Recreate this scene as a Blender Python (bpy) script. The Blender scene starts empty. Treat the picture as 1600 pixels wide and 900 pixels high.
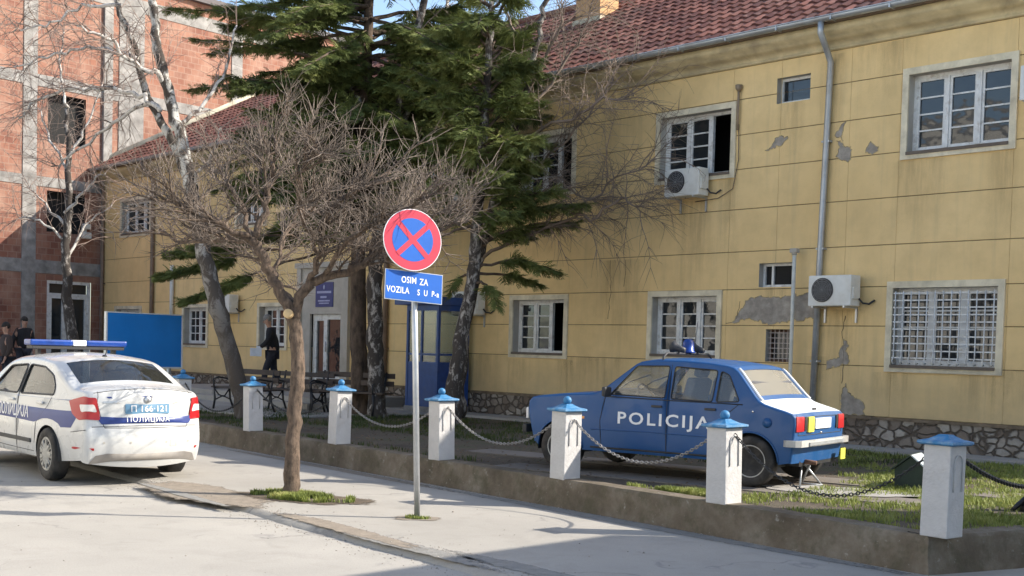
import bpy, bmesh, math, random
import numpy as np
from mathutils import Vector, Matrix, geometry, noise
from mathutils.bvhtree import BVHTree
R_ = math.radians
SC = bpy.context.scene
COL = SC.collection
# ------------------------------------------------------------------ camera
FPX, CAMH, PITCH, ROLL = 1900., 1.67, .04, .027
_F = Vector((0, math.cos(PITCH), -math.sin(PITCH)))
_U0 = Vector((0, math.sin(PITCH), math.cos(PITCH)))
_X = Vector((1, 0, 0))
_Rt = math.cos(ROLL)*_X + math.sin(ROLL)*_U0
_Up = -math.sin(ROLL)*_X + math.cos(ROLL)*_U0
PPY = 546.7 + FPX*math.tan(PITCH)
cd = bpy.data.cameras.new('camera'); cam = bpy.data.objects.new('camera', cd); COL.objects.link(cam)
cam.matrix_world = Matrix(((_Rt.x, _Up.x, -_F.x, 0), (_Rt.y, _Up.y, -_F.y, 0), (_Rt.z, _Up.z, -_F.z, CAMH), (0, 0, 0, 1)))
cd.sensor_width = 36; cd.lens = 36*FPX/1600
cd.shift_y = (PPY-450)/1600; cd.clip_end = 2000; cd.clip_start = .05
SC.camera = cam
# ------------------------------------------------------------------ light
SUN_EL = R_(33.8)
w = bpy.data.worlds.new('World'); SC.world = w; w.use_nodes = True
nt = w.node_tree; bg = nt.nodes['Background']
sky = nt.nodes.new('ShaderNodeTexSky'); sky.sky_type = 'NISHITA'; sky.sun_disc = False
sky.sun_elevation = SUN_EL; sky.sun_rotation = R_(90); sky.air_density = 1.0; sky.dust_density = 1.2; sky.ozone_density = 1.0
nt.links.new(sky.outputs[0], bg.inputs[0]); bg.inputs[1].default_value = .15
sd = bpy.data.lights.new('sun', 'SUN'); sd.energy = 4.3; sd.angle = R_(.5); sd.color = (1, .93, .82)
so = bpy.data.objects.new('sun', sd); COL.objects.link(so)
so.rotation_euler = Vector((math.cos(SUN_EL), 0, math.sin(SUN_EL))).to_track_quat('Z', 'Y').to_euler()
SC.view_settings.view_transform = 'Standard'; SC.view_settings.look = 'None'
SC.view_settings.exposure = 1.0; SC.view_settings.gamma = 1
SC.view_settings.use_curve_mapping = False
# ------------------------------------------------------------------ helpers
def ray(x, y): return _F + _Rt*((x-800)/FPX) - _Up*((y-PPY)/FPX)
def at(x, y, Y):
    d = ray(x, y); return Vector((0, 0, CAMH)) + d*(Y/d.y)
def onz(x, y, z):
    d = ray(x, y); return Vector((0, 0, CAMH)) + d*((z-CAMH)/d.z)
def rot_z(a): return Matrix.Rotation(a, 4, 'Z')
def T(x, y, z): return Matrix.Translation((x, y, z))
def new_mesh_obj(name, me, parent=None, mat=None):
    o = bpy.data.objects.new(name, me); COL.objects.link(o)
    if mat: me.materials.append(mat)
    if parent: o.parent = parent
    return o
class MB:
    def __init__(s): s.v = []; s.f = []; s.sm = []
    def add(s, vs, fs, smooth=False, M=None):
        b = len(s.v)
        s.v += [tuple(M @ Vector(p)) if M is not None else tuple(p) for p in vs]
        s.f += [tuple(i+b for i in f) for f in fs]; s.sm += [smooth]*len(fs); return s
    def box(s, c, d, M=None, bev=0):
        x, y, z = d[0]/2, d[1]/2, d[2]/2
        if bev <= 0:
            vs = [(c[0]+i*x, c[1]+j*y, c[2]+k*z) for i in (-1, 1) for j in (-1, 1) for k in (-1, 1)]
            return s.add(vs, [(0, 1, 3, 2), (4, 6, 7, 5), (0, 4, 5, 1), (2, 3, 7, 6), (0, 2, 6, 4), (1, 5, 7, 3)], M=M)
        bm = bmesh.new(); bmesh.ops.create_cube(bm, size=1)
        bmesh.ops.scale(bm, vec=d, verts=bm.verts)
        bmesh.ops.bevel(bm, geom=bm.edges[:], offset=bev, segments=2, affect='EDGES', profile=.6)
        bmesh.ops.translate(bm, vec=c, verts=bm.verts)
        bm.verts.index_update()
        s.add([v.co[:] for v in bm.verts], [tuple(v.index for v in f.verts) for f in bm.faces], False, M); bm.free(); return s
    def b2(s, x0, x1, y0, y1, z0, z1, M=None, bev=0):
        return s.box(((x0+x1)/2, (y0+y1)/2, (z0+z1)/2), (abs(x1-x0), abs(y1-y0), abs(z1-z0)), M, bev)
    def tube(s, pts, rad, n=6, cap=True, M=None, smooth=True):
        pts = [Vector(p) for p in pts]
        if not hasattr(rad, '__len__'): rad = [rad]*len(pts)
        vs = []; fs = []; ref = None
        for i, p in enumerate(pts):
            t = (pts[min(i+1, len(pts)-1)]-pts[max(i-1, 0)])
            t = t.normalized() if t.length > 1e-9 else Vector((0, 0, 1))
            if ref is None:
                ref = Vector((1, 0, 0)) if abs(t.x) < .8 else Vector((0, 1, 0))
            a = (ref - t*ref.dot(t)).normalized(); b = t.cross(a); ref = a
            for k in range(n):
                q = 2*math.pi*k/n; vs.append(p + (a*math.cos(q)+b*math.sin(q))*rad[i])
        for i in range(len(pts)-1):
            for k in range(n):
                k2 = (k+1) % n; fs.append((i*n+k, i*n+k2, (i+1)*n+k2, (i+1)*n+k))
        if cap:
            fs.append(tuple(range(n))[::-1]); fs.append(tuple((len(pts)-1)*n+k for k in range(n)))
        return s.add(vs, fs, smooth, M)
    def lathe(s, prof, n=16, M=None, smooth=True):   # prof (r,z), about Z
        vs = []; fs = []
        for r, z in prof:
            for k in range(n):
                a = 2*math.pi*k/n; vs.append((r*math.cos(a), r*math.sin(a), z))
        for i in range(len(prof)-1):
            for k in range(n):
                k2 = (k+1) % n; fs.append((i*n+k, i*n+k2, (i+1)*n+k2, (i+1)*n+k))
        fs.append(tuple(range(n))[::-1]); fs.append(tuple((len(prof)-1)*n+k for k in range(n)))
        return s.add(vs, fs, smooth, M)
    def prism(s, poly, h0, h1, M=None):   # poly in xy extruded in z
        n = len(poly)
        vs = [(x, y, h0) for x, y in poly]+[(x, y, h1) for x, y in poly]
        fs = [tuple(range(n))[::-1], tuple(range(n, 2*n))]+[(i, (i+1) % n, n+(i+1) % n, n+i) for i in range(n)]
        return s.add(vs, fs, False, M)
    def ball(s, c, r, n=10, sc=(1, 1, 1), M=None):
        prof = [(max(.0005, r*math.sin(math.pi*i/n)), -r*math.cos(math.pi*i/n)) for i in range(n+1)]
        m = T(*c) @ Matrix.Diagonal((*sc, 1))
        return s.lathe(prof, n+4, (M @ m) if M is not None else m)
    def build(s, name, mat=None, parent=None, angle=None):
        me = bpy.data.meshes.new(name); me.from_pydata(s.v, [], s.f)
        me.polygons.foreach_set('use_smooth', s.sm if s.sm else [])
        if mat: me.materials.append(mat)
        if angle is not None:
            me.polygons.foreach_set('use_smooth', [True]*len(me.polygons)); me.set_sharp_from_angle(angle=R_(angle))
        me.update(); o = bpy.data.objects.new(name, me); COL.objects.link(o)
        if parent: o.parent = parent
        return o
def tag(o, label=None, cat=None, group=None, kind=None):
    if label: o['label'] = label
    if cat: o['category'] = cat
    if group: o['group'] = group
    if kind: o['kind'] = kind
    return o
def empty(name, label=None, cat=None, group=None, M=None):
    o = bpy.data.objects.new(name, None); COL.objects.link(o); o.empty_display_size = .2
    if M is not None: o.matrix_world = M
    return tag(o, label, cat, group)
def copy_tree(o, parent=None):
    c = o.copy(); COL.objects.link(c); c.parent = parent
    for ch in list(o.children): copy_tree(ch, c)
    return c
# ------------------------------------------------------------------ materials
def nodes(name):
    m = bpy.data.materials.new(name); m.use_nodes = True
    return m, m.node_tree, m.node_tree.nodes['Principled BSDF']
def N(nt, t, **kw):
    n = nt.nodes.new(t)
    for k, v in kw.items():
        if k in n.inputs.keys(): n.inputs[k].default_value = v
        else: setattr(n, k, v)
    return n
def coords(nt, scale=(1, 1, 1), kind='Object'):
    tc = N(nt, 'ShaderNodeTexCoord'); mp = N(nt, 'ShaderNodeMapping'); mp.inputs['Scale'].default_value = scale
    nt.links.new(tc.outputs[kind], mp.inputs[0]); return mp.outputs[0]
def noi(nt, vec, scale, detail=4, rough=.6, dist=0):
    n = N(nt, 'ShaderNodeTexNoise', Scale=scale, Detail=detail, Roughness=rough, Distortion=dist)
    nt.links.new(vec, n.inputs['Vector']); return n.outputs['Fac']
def ramp(nt, fac, stops):
    r = N(nt, 'ShaderNodeValToRGB'); el = r.color_ramp.elements
    el[0].position, el[0].color = stops[0][0], (*stops[0][1], 1)
    el[1].position, el[1].color = stops[-1][0], (*stops[-1][1], 1)
    for p, c in stops[1:-1]:
        e = el.new(p); e.color = (*c, 1)
    nt.links.new(fac, r.inputs[0]); return r.outputs[0]
def mix(nt, fac, a, b, bt='MIX'):
    m = N(nt, 'ShaderNodeMix', data_type='RGBA', blend_type=bt)
    for i, v in ((0, fac), (6, a), (7, b)):
        if isinstance(v, (tuple, list)): m.inputs[i].default_value = (*v, 1)[:4]
        elif isinstance(v, (int, float)): m.inputs[i].default_value = v
        else: nt.links.new(v, m.inputs[i])
    return m.outputs[2]
def bump(nt, b, h, strength=.3, dist=.02):
    n = N(nt, 'ShaderNodeBump', Strength=strength, Distance=dist)
    nt.links.new(h, n.inputs['Height']); nt.links.new(n.outputs[0], b.inputs['Normal'])
def g(v): return (v, v, v)
def simple(name, c, rough=.6, metal=0, var=.12, scale=6, bmp=0, spec=.5, coat=0, dirt=None, dirt_amt=.5, dscale=2.5, stretch=(1, 1, 1), thr=(.45, .7)):
    m, nt, b = nodes(name)
    v = coords(nt, stretch)
    n1 = noi(nt, v, scale, 5)
    lo = tuple(max(0, x*(1-var*1.5)) for x in c); hi = tuple(min(1, x*(1+var)) for x in c)
    col = ramp(nt, n1, [(.3, lo), (.7, hi)])
    if dirt:
        n2 = noi(nt, v, dscale, 6, .65, .3)
        f = ramp(nt, n2, [(thr[0], g(0)), (thr[1], g(dirt_amt))])
        col = mix(nt, f, col, dirt)
    nt.links.new(col, b.inputs['Base Color'])
    b.inputs['Roughness'].default_value = rough; b.inputs['Metallic'].default_value = metal
    b.inputs['Specular IOR Level'].default_value = spec; b.inputs['Coat Weight'].default_value = coat
    b.inputs['Coat Roughness'].default_value = .08
    if bmp: bump(nt, b, noi(nt, v, scale*4, 6, .7), bmp, .02)
    return m
M = {}
def yellow_mat():
    m, nt, b = nodes('ochre_render')
    v = coords(nt)
    big = noi(nt, v, .35, 4); mid = noi(nt, v, 2.2, 6, .65)
    streak = noi(nt, coords(nt, (3.5, 3.5, .22)), 1.6, 6, .7)
    col = ramp(nt, big, [(.3, (.70, .50, .235)), (.7, (.82, .605, .305))])
    col = mix(nt, ramp(nt, mid, [(.42, g(0)), (.75, g(.45))]), col, (.52, .38, .19))
    col = mix(nt, ramp(nt, streak, [(.52, g(0)), (.8, g(.42))]), col, (.43, .34, .20))
    fine = noi(nt, v, 14, 4, .8)
    col = mix(nt, ramp(nt, fine, [(.66, g(0)), (.74, g(.35))]), col, (.22, .17, .11))
    # damp near plinth
    sx = N(nt, 'ShaderNodeSeparateXYZ'); nt.links.new(v, sx.inputs[0])
    mr = N(nt, 'ShaderNodeMapRange'); mr.inputs[1].default_value = .8; mr.inputs[2].default_value = 1.7; mr.inputs[3].default_value = .75; mr.inputs[4].default_value = 0
    nt.links.new(sx.outputs[2], mr.inputs[0])
    mm = N(nt, 'ShaderNodeMath', operation='MULTIPLY'); nt.links.new(mr.outputs[0], mm.inputs[0]); nt.links.new(noi(nt, v, 1.1, 5, .7), mm.inputs[1])
    col = mix(nt, mm.outputs[0], col, (.40, .335, .22))
    nt.links.new(col, b.inputs['Base Color']); b.inputs['Roughness'].default_value = .92; b.inputs['Specular IOR Level'].default_value = .15
    bump(nt, b, noi(nt, v, 30, 6, .7), .25, .01)
    return m
M['yellow'] = yellow_mat()
M['groove'] = simple('dark_joint', (.25, .18, .09), .95, var=.3)
M['cream'] = simple('cream_trim', (.72, .64, .47), .85, var=.12, scale=3, dirt=(.30, .25, .17), dirt_amt=.6, bmp=.15)
M['cornice'] = simple('weathered_cornice', (.58, .47, .27), .9, var=.15, scale=2, dirt=(.25, .20, .13), dirt_amt=.75, dscale=1.6, bmp=.2)
M['plaster'] = simple('exposed_plaster', (.36, .32, .27), .95, var=.25, scale=7, dirt=(.2, .17, .14), bmp=.6)
M['zinc'] = simple('zinc', (.42, .45, .48), .45, metal=.55, var=.1, scale=3, dirt=(.25, .22, .2), dirt_amt=.5)
M['brownpipe'] = simple('brown_pipe', (.20, .14, .10), .5, var=.2)
M['whitep'] = simple('old_white_paint', (.68, .68, .66), .6, var=.08, scale=9, dirt=(.36, .32, .27), dirt_amt=.7, dscale=8, thr=(.52, .68), bmp=.1)
M['whitepl'] = simple('white_plastic', (.70, .70, .66), .5, var=.05, dirt=(.45, .40, .3), dirt_amt=.4)
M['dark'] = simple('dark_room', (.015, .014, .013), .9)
M['black'] = simple('black_metal', (.02, .02, .022), .5, var=.3)
M['rust'] = simple('rusty_metal', (.12, .06, .035), .85, var=.4, scale=20)
def glass_win():
    m, nt, b = nodes('window_glass')
    v = coords(nt)
    b.inputs['Base Color'].default_value = (.02, .024, .028, 1); b.inputs['Roughness'].default_value = .04
    b.inputs['IOR'].default_value = 1.6
    bump(nt, b, noi(nt, v, 2.6, 2, .5), .12, .05)
    return m
M['pane'] = glass_win()
M['curtain'] = simple('curtain', (.45, .44, .40), .9, stretch=(12, 1, .3), var=.35, scale=2)
def tile_mat():
    m, nt, b = nodes('roof_tiles')
    v = coords(nt, kind='UV')
    vor = N(nt, 'ShaderNodeTexWhiteNoise', noise_dimensions='2D')
    fl = N(nt, 'ShaderNodeVectorMath', operation='FLOOR'); nt.links.new(v, fl.inputs[0]); nt.links.new(fl.outputs[0], vor.inputs['Vector'])
    col = ramp(nt, vor.outputs['Value'], [(0, (.085, .032, .026)), (.5, (.14, .053, .038)), (.85, (.225, .095, .07)), (1, (.075, .035, .03))])
    o = coords(nt)
    col = mix(nt, ramp(nt, noi(nt, o, .8, 5), [(.5, g(0)), (.75, g(.6))]), col, (.13, .085, .07))
    col = mix(nt, ramp(nt, noi(nt, o, 9, 4), [(.55, g(0)), (.72, g(.55))]), col, (.36, .22, .18))
    nt.links.new(col, b.inputs['Base Color']); b.inputs['Roughness'].default_value = .75; b.inputs['Specular IOR Level'].default_value = .25
    return m
M['tile'] = tile_mat()
def brick_mat():
    m, nt, b = nodes('hollow_brick')
    v = coords(nt)
    sx = N(nt, 'ShaderNodeSeparateXYZ'); nt.links.new(v, sx.inputs[0]); cx = N(nt, 'ShaderNodeCombineXYZ')
    nt.links.new(sx.outputs[0], cx.inputs[0]); nt.links.new(sx.outputs[2], cx.inputs[1])
    br = N(nt, 'ShaderNodeTexBrick'); nt.links.new(cx.outputs[0], br.inputs['Vector'])
    br.inputs['Color1'].default_value = (.27, .115, .072, 1); br.inputs['Color2'].default_value = (.18, .07, .047, 1); br.inputs['Mortar'].default_value = (.27, .165, .12, 1)
    br.inputs['Scale'].default_value = 1; br.inputs['Brick Width'].default_value = .27; br.inputs['Row Height'].default_value = .2; br.inputs['Mortar Size'].default_value = .012
    col = mix(nt, ramp(nt, noi(nt, v, 1.3, 5), [(.40, g(0)), (.72, g(.75))]), br.outputs['Color'], (.40, .25, .18))
    col = mix(nt, ramp(nt, noi(nt, v, 5, 6, .7), [(.55, g(0)), (.8, g(.6))]), col, (.20, .085, .065))
    nt.links.new(col, b.inputs['Base Color']); b.inputs['Roughness'].default_value = .9
    bump(nt, b, br.outputs['Fac'], -.5, .01)
    return m
M['brick'] = brick_mat()
M['concrete'] = simple('raw_concrete', (.29, .275, .255), .9, var=.3, scale=3, dirt=(.15, .135, .12), bmp=.3)
def asphalt(name, base, crack=True, dk=(.2, .19, .18)):
    m, nt, b = nodes(name)
    v = coords(nt)
    col = ramp(nt, noi(nt, v, .5, 5, .6), [(.3, tuple(x*.88 for x in base)), (.7, tuple(x*1.08 for x in base))])
    col = mix(nt, ramp(nt, noi(nt, v, 2.3, 7, .7, .5), [(.5, g(0)), (.72, g(.5))]), col, tuple(x*.72 for x in base))
    col = mix(nt, ramp(nt, noi(nt, v, 60, 3, .8), [(.5, g(0)), (.75, g(.45))]), col, tuple(x*.55 for x in base))
    if crack:
        wv = N(nt, 'ShaderNodeTexVoronoi', feature='DISTANCE_TO_EDGE'); wv.inputs['Scale'].default_value = .42
        wn = N(nt, 'ShaderNodeTexNoise', Scale=1.7, Detail=5.); nt.links.new(v, wn.inputs['Vector'])
        vm = N(nt, 'ShaderNodeVectorMath', operation='SCALE'); vm.inputs['Scale'].default_value = .9; nt.links.new(wn.outputs['Color'], vm.inputs[0])
        va = N(nt, 'ShaderNodeVectorMath', operation='ADD'); nt.links.new(v, va.inputs[0]); nt.links.new(vm.outputs[0], va.inputs[1]); nt.links.new(va.outputs[0], wv.inputs['Vector'])
        cr = ramp(nt, wv.outputs['Distance'], [(.0, g(.75)), (.012, g(0))])
        cr = mix(nt, ramp(nt, noi(nt, v, .9, 3), [(.5, g(0)), (.6, g(1))]), g(0), cr)
        col = mix(nt, cr, col, dk)
    nt.links.new(col, b.inputs['Base Color']); b.inputs['Roughness'].default_value = .88; b.inputs['Specular IOR Level'].default_value = .25
    bump(nt, b, noi(nt, v, 45, 5, .75), .35, .012)
    return m
M['road'] = asphalt('worn_road', (.385, .36, .32))
M['pave'] = asphalt('worn_pavement', (.37, .345, .305))
def patchy(name, base, lo=.32):
    m, nt, b = nodes(name)
    v = coords(nt)
    col = ramp(nt, noi(nt, v, 9, 6, .75), [(.3, tuple(x*.7 for x in base)), (.7, tuple(x*1.15 for x in base))])
    nt.links.new(col, b.inputs['Base Color']); b.inputs['Roughness'].default_value = .95; bump(nt, b, noi(nt, v, 30, 5, .75), .5, .02)
    at_ = N(nt, 'ShaderNodeAttribute', attribute_name='edge')
    ad = N(nt, 'ShaderNodeMath', operation='MULTIPLY_ADD'); nt.links.new(at_.outputs['Fac'], ad.inputs[0]); ad.inputs[1].default_value = .55
    nt.links.new(noi(nt, v, 7, 7, .75), ad.inputs[2])
    al = ramp(nt, ad.outputs[0], [(.62, g(0)), (.78, g(1))]); nt.links.new(al, b.inputs['Alpha']); return m
def soil():
    m, nt, b = nodes('garden_soil')
    v = coords(nt)
    col = ramp(nt, noi(nt, v, 1.2, 7, .7), [(.3, (.055, .042, .03)), (.5, (.10, .078, .055)), (.7, (.06, .075, .028))])
    col = mix(nt, ramp(nt, noi(nt, v, 22, 5, .8), [(.5, g(0)), (.75, g(.7))]), col, (.17, .13, .09))
    nt.links.new(col, b.inputs['Base Color']); b.inputs['Roughness'].default_value = 1
    bump(nt, b, noi(nt, v, 9, 7, .75), .8, .05)
    return m
M['soil'] = soil()
def lowwall():
    m, nt, b = nodes('mossy_concrete')
    v = coords(nt)
    col = ramp(nt, noi(nt, v, 1.6, 6, .7), [(.3, (.08, .062, .042)), (.5, (.15, .118, .082)), (.75, (.27, .23, .18))])
    col = mix(nt, ramp(nt, noi(nt, v, 4.5, 7, .75), [(.48, g(0)), (.7, g(.75))]), col, (.075, .07, .035))
    col = mix(nt, ramp(nt, noi(nt, v, 12, 5, .7), [(.62, g(0)), (.7, g(.5))]), col, (.42, .40, .35))
    nt.links.new(col, b.inputs['Base Color']); b.inputs['Roughness'].default_value = .95
    bump(nt, b, noi(nt, v, 16, 7, .75), .7, .02)
    return m
M['lowwall'] = lowwall()
def stone():
    m, nt, b = nodes('rubble_stone')
    v = coords(nt, (1, 1, 1.25))
    nz = N(nt, 'ShaderNodeTexNoise', Scale=3., Detail=4.); nt.links.new(v, nz.inputs['Vector'])
    vm = N(nt, 'ShaderNodeVectorMath', operation='SCALE'); vm.inputs['Scale'].default_value = .22; nt.links.new(nz.outputs['Color'], vm.inputs[0])
    va = N(nt, 'ShaderNodeVectorMath', operation='ADD'); nt.links.new(v, va.inputs[0]); nt.links.new(vm.outputs[0], va.inputs[1])
    d = N(nt, 'ShaderNodeTexVoronoi', feature='DISTANCE_TO_EDGE'); d.inputs['Scale'].default_value = 5.6; nt.links.new(va.outputs[0], d.inputs['Vector'])
    c = N(nt, 'ShaderNodeTexVoronoi'); c.inputs['Scale'].default_value = 5.6; nt.links.new(va.outputs[0], c.inputs['Vector'])
    sx = N(nt, 'ShaderNodeSeparateColor'); nt.links.new(c.outputs['Color'], sx.inputs[0])
    col = ramp(nt, sx.outputs[0], [(.0, (.16, .12, .09)), (.35, (.22, .18, .14)), (.6, (.33, .29, .24)), (.9, (.44, .40, .34))])
    col = mix(nt, ramp(nt, noi(nt, v, 8, 6, .7), [(.4, g(0)), (.75, g(.6))]), col, (.14, .10, .075))
    edge = ramp(nt, d.outputs['Distance'], [(.03, g(0)), (.13, g(1))])
    col = mix(nt, edge, (.10, .078, .058), col)
    nt.links.new(col, b.inputs['Base Color']); b.inputs['Roughness'].default_value = .95
    bump(nt, b, edge, .8, .04)
    return m
M['stone'] = stone()
def bark(name, white, darkc, scale, lo=.5, zdark=None):
    m, nt, b = nodes(name)
    v = coords(nt, (1, 1, .55)); o = coords(nt, (1, 1, 3.2))
    n1 = noi(nt, v, scale, 6, .7, .6); n2 = noi(nt, o, scale*1.3, 4, .6)
    f = ramp(nt, n1, [(lo-.04, g(0)), (lo+.06, g(1))])
    col = mix(nt, f, white, darkc)
    col = mix(nt, ramp(nt, n2, [(.6, g(0)), (.66, g(.85))]), col, darkc)
    if zdark:
        sx = N(nt, 'ShaderNodeSeparateXYZ'); nt.links.new(coords(nt), sx.inputs[0])
        mr = N(nt, 'ShaderNodeMapRange'); nt.links.new(sx.outputs[2], mr.inputs[0])
        mr.inputs[1].default_value = zdark[0]; mr.inputs[2].default_value = zdark[1]; mr.inputs[3].default_value = .88; mr.inputs[4].default_value = 0
        col = mix(nt, mr.outputs[0], col, tuple(x*1.5 for x in darkc))
    nt.links.new(col, b.inputs['Base Color']); b.inputs['Roughness'].default_value = .9
    bump(nt, b, n1, .9, .03)
    return m
M['birch'] = bark('birch_bark', (.46, .44, .40), (.05, .04, .032), 4.5, .45, (1.8, 4.6))
M['birchtop'] = bark('birch_bark_pale', (.52, .49, .45), (.09, .07, .06), 5, .54)
M['birchdark'] = bark('rough_birch_bark', (.34, .31, .28), (.045, .036, .03), 7, .43)
M['sprucebark'] = simple('spruce_bark', (.10, .07, .05), .95, var=.5, scale=9, bmp=.8, stretch=(1, 1, .4))
M['prunebark'] = simple('pruned_tree_bark', (.17, .12, .085), .9, var=.5, scale=26, bmp=1.0, stretch=(1, 1, .45), dirt=(.085, .06, .045), dirt_amt=.85, dscale=13)
M['twig'] = simple('twig_bark', (.165, .13, .105), .85, var=.5, scale=5)
M['twigred'] = simple('birch_twig', (.27, .20, .165), .85, var=.3, scale=2)
M['cutwood'] = simple('cut_wood', (.62, .45, .24), .8, var=.15)
def leaf(name, a, bcol, c, sc=1.6):
    m, nt, b = nodes(name)
    v = coords(nt)
    col = ramp(nt, noi(nt, v, sc, 4, .7), [(.3, a), (.5, bcol), (.72, c)])
    nt.links.new(col, b.inputs['Base Color']); b.inputs['Roughness'].default_value = .6; b.inputs['Specular IOR Level'].default_value = .3
    tr = N(nt, 'ShaderNodeBsdfTranslucent'); nt.links.new(col, tr.inputs[0]); ms = N(nt, 'ShaderNodeMixShader'); ms.inputs[0].default_value = .25
    out = nt.nodes['Material Output']; nt.links.new(b.outputs[0], ms.inputs[1]); nt.links.new(tr.outputs[0], ms.inputs[2]); nt.links.new(ms.outputs[0], out.inputs[0])
    return m
M['needle'] = leaf('spruce_needles', (.07, .095, .036), (.165, .20, .06), (.35, .37, .12), 1.1)
M['needledark'] = leaf('dark_spruce_needles', (.02, .04, .018), (.04, .07, .025), (.07, .11, .03))
M['grass'] = leaf('grass', (.11, .14, .035), (.24, .28, .065), (.42, .40, .16), 3)
def paint(name, c, dust=(.4, .37, .33), amt=.15, rough=.28, coat=.6):
    m, nt, b = nodes(name)
    v = coords(nt)
    f = ramp(nt, noi(nt, v, 2.2, 6, .7), [(.4, g(0)), (.75, g(amt))])
    col = mix(nt, f, c, dust)
    nt.links.new(col, b.inputs['Base Color']); b.inputs['Roughness'].default_value = rough
    b.inputs['Coat Weight'].default_value = coat; b.inputs['Coat Roughness'].default_value = .06
    nt.links.new(ramp(nt, noi(nt, v, 3, 5), [(.3, g(rough*.8)), (.8, g(min(1, rough*1.7)))]), b.inputs['Roughness'])
    return m
M['blue'] = paint('faded_blue_paint', (.003, .066, .215), (.05, .11, .18), .2, .42, .15)
M['bluelid'] = M['blue']
M['wcar'] = paint('white_car_paint', (.56, .56, .545), (.45, .40, .33), .25, .25, .6)
M['carwhite'] = simple('old_white_car_paint', (.68, .70, .72), .45, var=.04)
M['band'] = simple('dark_blue_decal', (.018, .04, .19), .4, var=.05)
M['decalwhite'] = simple('white_decal', (.8, .8, .8), .5, var=.03)
M['rubber'] = simple('rubber', (.022, .021, .02), .8, var=.3, scale=12, dirt=(.12, .10, .085), dirt_amt=.5, dscale=5)
M['plasticblk'] = simple('black_plastic', (.03, .03, .032), .55, var=.2)
M['rim'] = simple('rim_paint', (.42, .41, .38), .45, metal=.3, var=.1, dirt=(.2, .16, .12))
M['chrome'] = simple('dull_chrome', (.6, .6, .6), .25, metal=.9, var=.08)
M['seat'] = simple('grey_seat', (.10, .10, .105), .9)
def glass_car(name, tint, t=.75):
    m, nt, b = nodes(name)
    nt.nodes.remove(b); out = nt.nodes['Material Output']
    tr = N(nt, 'ShaderNodeBsdfTransparent'); tr.inputs[0].default_value = (*tint, 1)
    gl = N(nt, 'ShaderNodeBsdfGlossy'); gl.inputs['Roughness'].default_value = .03; gl.inputs[0].default_value = (1, 1, 1, 1)
    df = N(nt, 'ShaderNodeBsdfDiffuse'); df.inputs[0].default_value = (.45, .43, .38, 1)
    l0 = N(nt, 'ShaderNodeLayerWeight', Blend=.5); l1 = N(nt, 'ShaderNodeMath', operation='POWER'); nt.links.new(l0.outputs['Facing'], l1.inputs[0]); l1.inputs[1].default_value = 5
    lw = N(nt, 'ShaderNodeMath', operation='MULTIPLY_ADD'); nt.links.new(l1.outputs[0], lw.inputs[0]); lw.inputs[1].default_value = .9; lw.inputs[2].default_value = .07
    m1 = N(nt, 'ShaderNodeMixShader'); m1.inputs[0].default_value = 1-t
    nt.links.new(tr.outputs[0], m1.inputs[1]); nt.links.new(df.outputs[0], m1.inputs[2])
    m2 = N(nt, 'ShaderNodeMixShader'); nt.links.new(lw.outputs[0], m2.inputs[0]); nt.links.new(m1.outputs[0], m2.inputs[1]); nt.links.new(gl.outputs[0], m2.inputs[2])
    nt.links.new(m2.outputs[0], out.inputs[0]); return m
M['cglass'] = glass_car('car_glass', (.85, .88, .86), .86)
M['cglassdark'] = glass_car('tinted_glass', (.42, .45, .42), .95)
M['twigdark'] = simple('dark_birch_twig', (.20, .15, .115), .85, var=.3, scale=2)
M['cglassdust'] = glass_car('dusty_glass', (.6, .6, .58), .5)
M['red'] = paint('red_lens', (.40, .008, .012), (.35, .03, .03), .05, .3, .15)
M['clearlens'] = simple('clear_lens', (.75, .72, .68), .15, var=.08, coat=1)
M['amber'] = simple('amber_lens', (.75, .28, .03), .2, coat=1)
M['bluelens'] = simple('blue_lens', (.008, .05, .27), .3, var=.25, coat=.3)
M['yellowplate'] = simple('yellow_sticker', (.75, .68, .08), .5)
M['signred'] = simple('sign_red', (.56, .035, .065), .4, var=.06)
M['signblue'] = simple('sign_blue', (.006, .105, .45), .4, var=.06)
M['galv'] = simple('galvanised', (.48, .50, .52), .4, metal=.6, var=.12, scale=8)
M['pillar'] = simple('pillar_white', (.54, .525, .51), .8, var=.06, scale=6, dirt=(.36, .33, .30), dirt_amt=.55, dscale=4.5, bmp=.5, thr=(.5, .75))
M['cap'] = simple('cap_blue', (.03, .19, .40), .6, var=.15, scale=9, dirt=(.35, .42, .45), dirt_amt=.6, dscale=9, bmp=.3)
M['chain'] = simple('chain_paint', (.27, .26, .25), .5, metal=.3, var=.2)
M['chaindark'] = simple('dark_chain', (.03, .03, .03), .6)
M['kiosk'] = simple('kiosk_blue', (.012, .055, .22), .45, var=.12, dirt=(.1, .12, .2), dirt_amt=.3)
M['panelblue'] = simple('billboard_blue', (.006, .19, .55), .5, var=.07, scale=1.5)
M['benchwood'] = simple('dark_bench_wood', (.05, .035, .028), .6, var=.3, scale=8, stretch=(.3, 1, 1))
M['housegreen'] = simple('dark_green_wood', (.035, .05, .035), .8, var=.2)
M['skin'] = simple('skin', (.42, .24, .17), .6, var=.08)
M['cloth_black'] = simple('black_cloth', (.018, .018, .022), .95, var=.2, bmp=.4)
M['cloth_navy'] = simple('dark_trousers', (.022, .024, .035), .95, var=.2, bmp=.3)
M['cloth_white'] = simple('white_cloth', (.6, .58, .56), .9, var=.1)
M['cloth_red'] = simple('brown_cloth', (.05, .035, .03), .9)
M['hair_grey'] = simple('grey_hair', (.22, .21, .20), .9, var=.3, scale=40)
M['hair_dark'] = simple('dark_hair', (.02, .015, .012), .8, var=.3, scale=40)
M['paper'] = simple('pale_blue_paper', (.62, .68, .78), .8)
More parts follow.
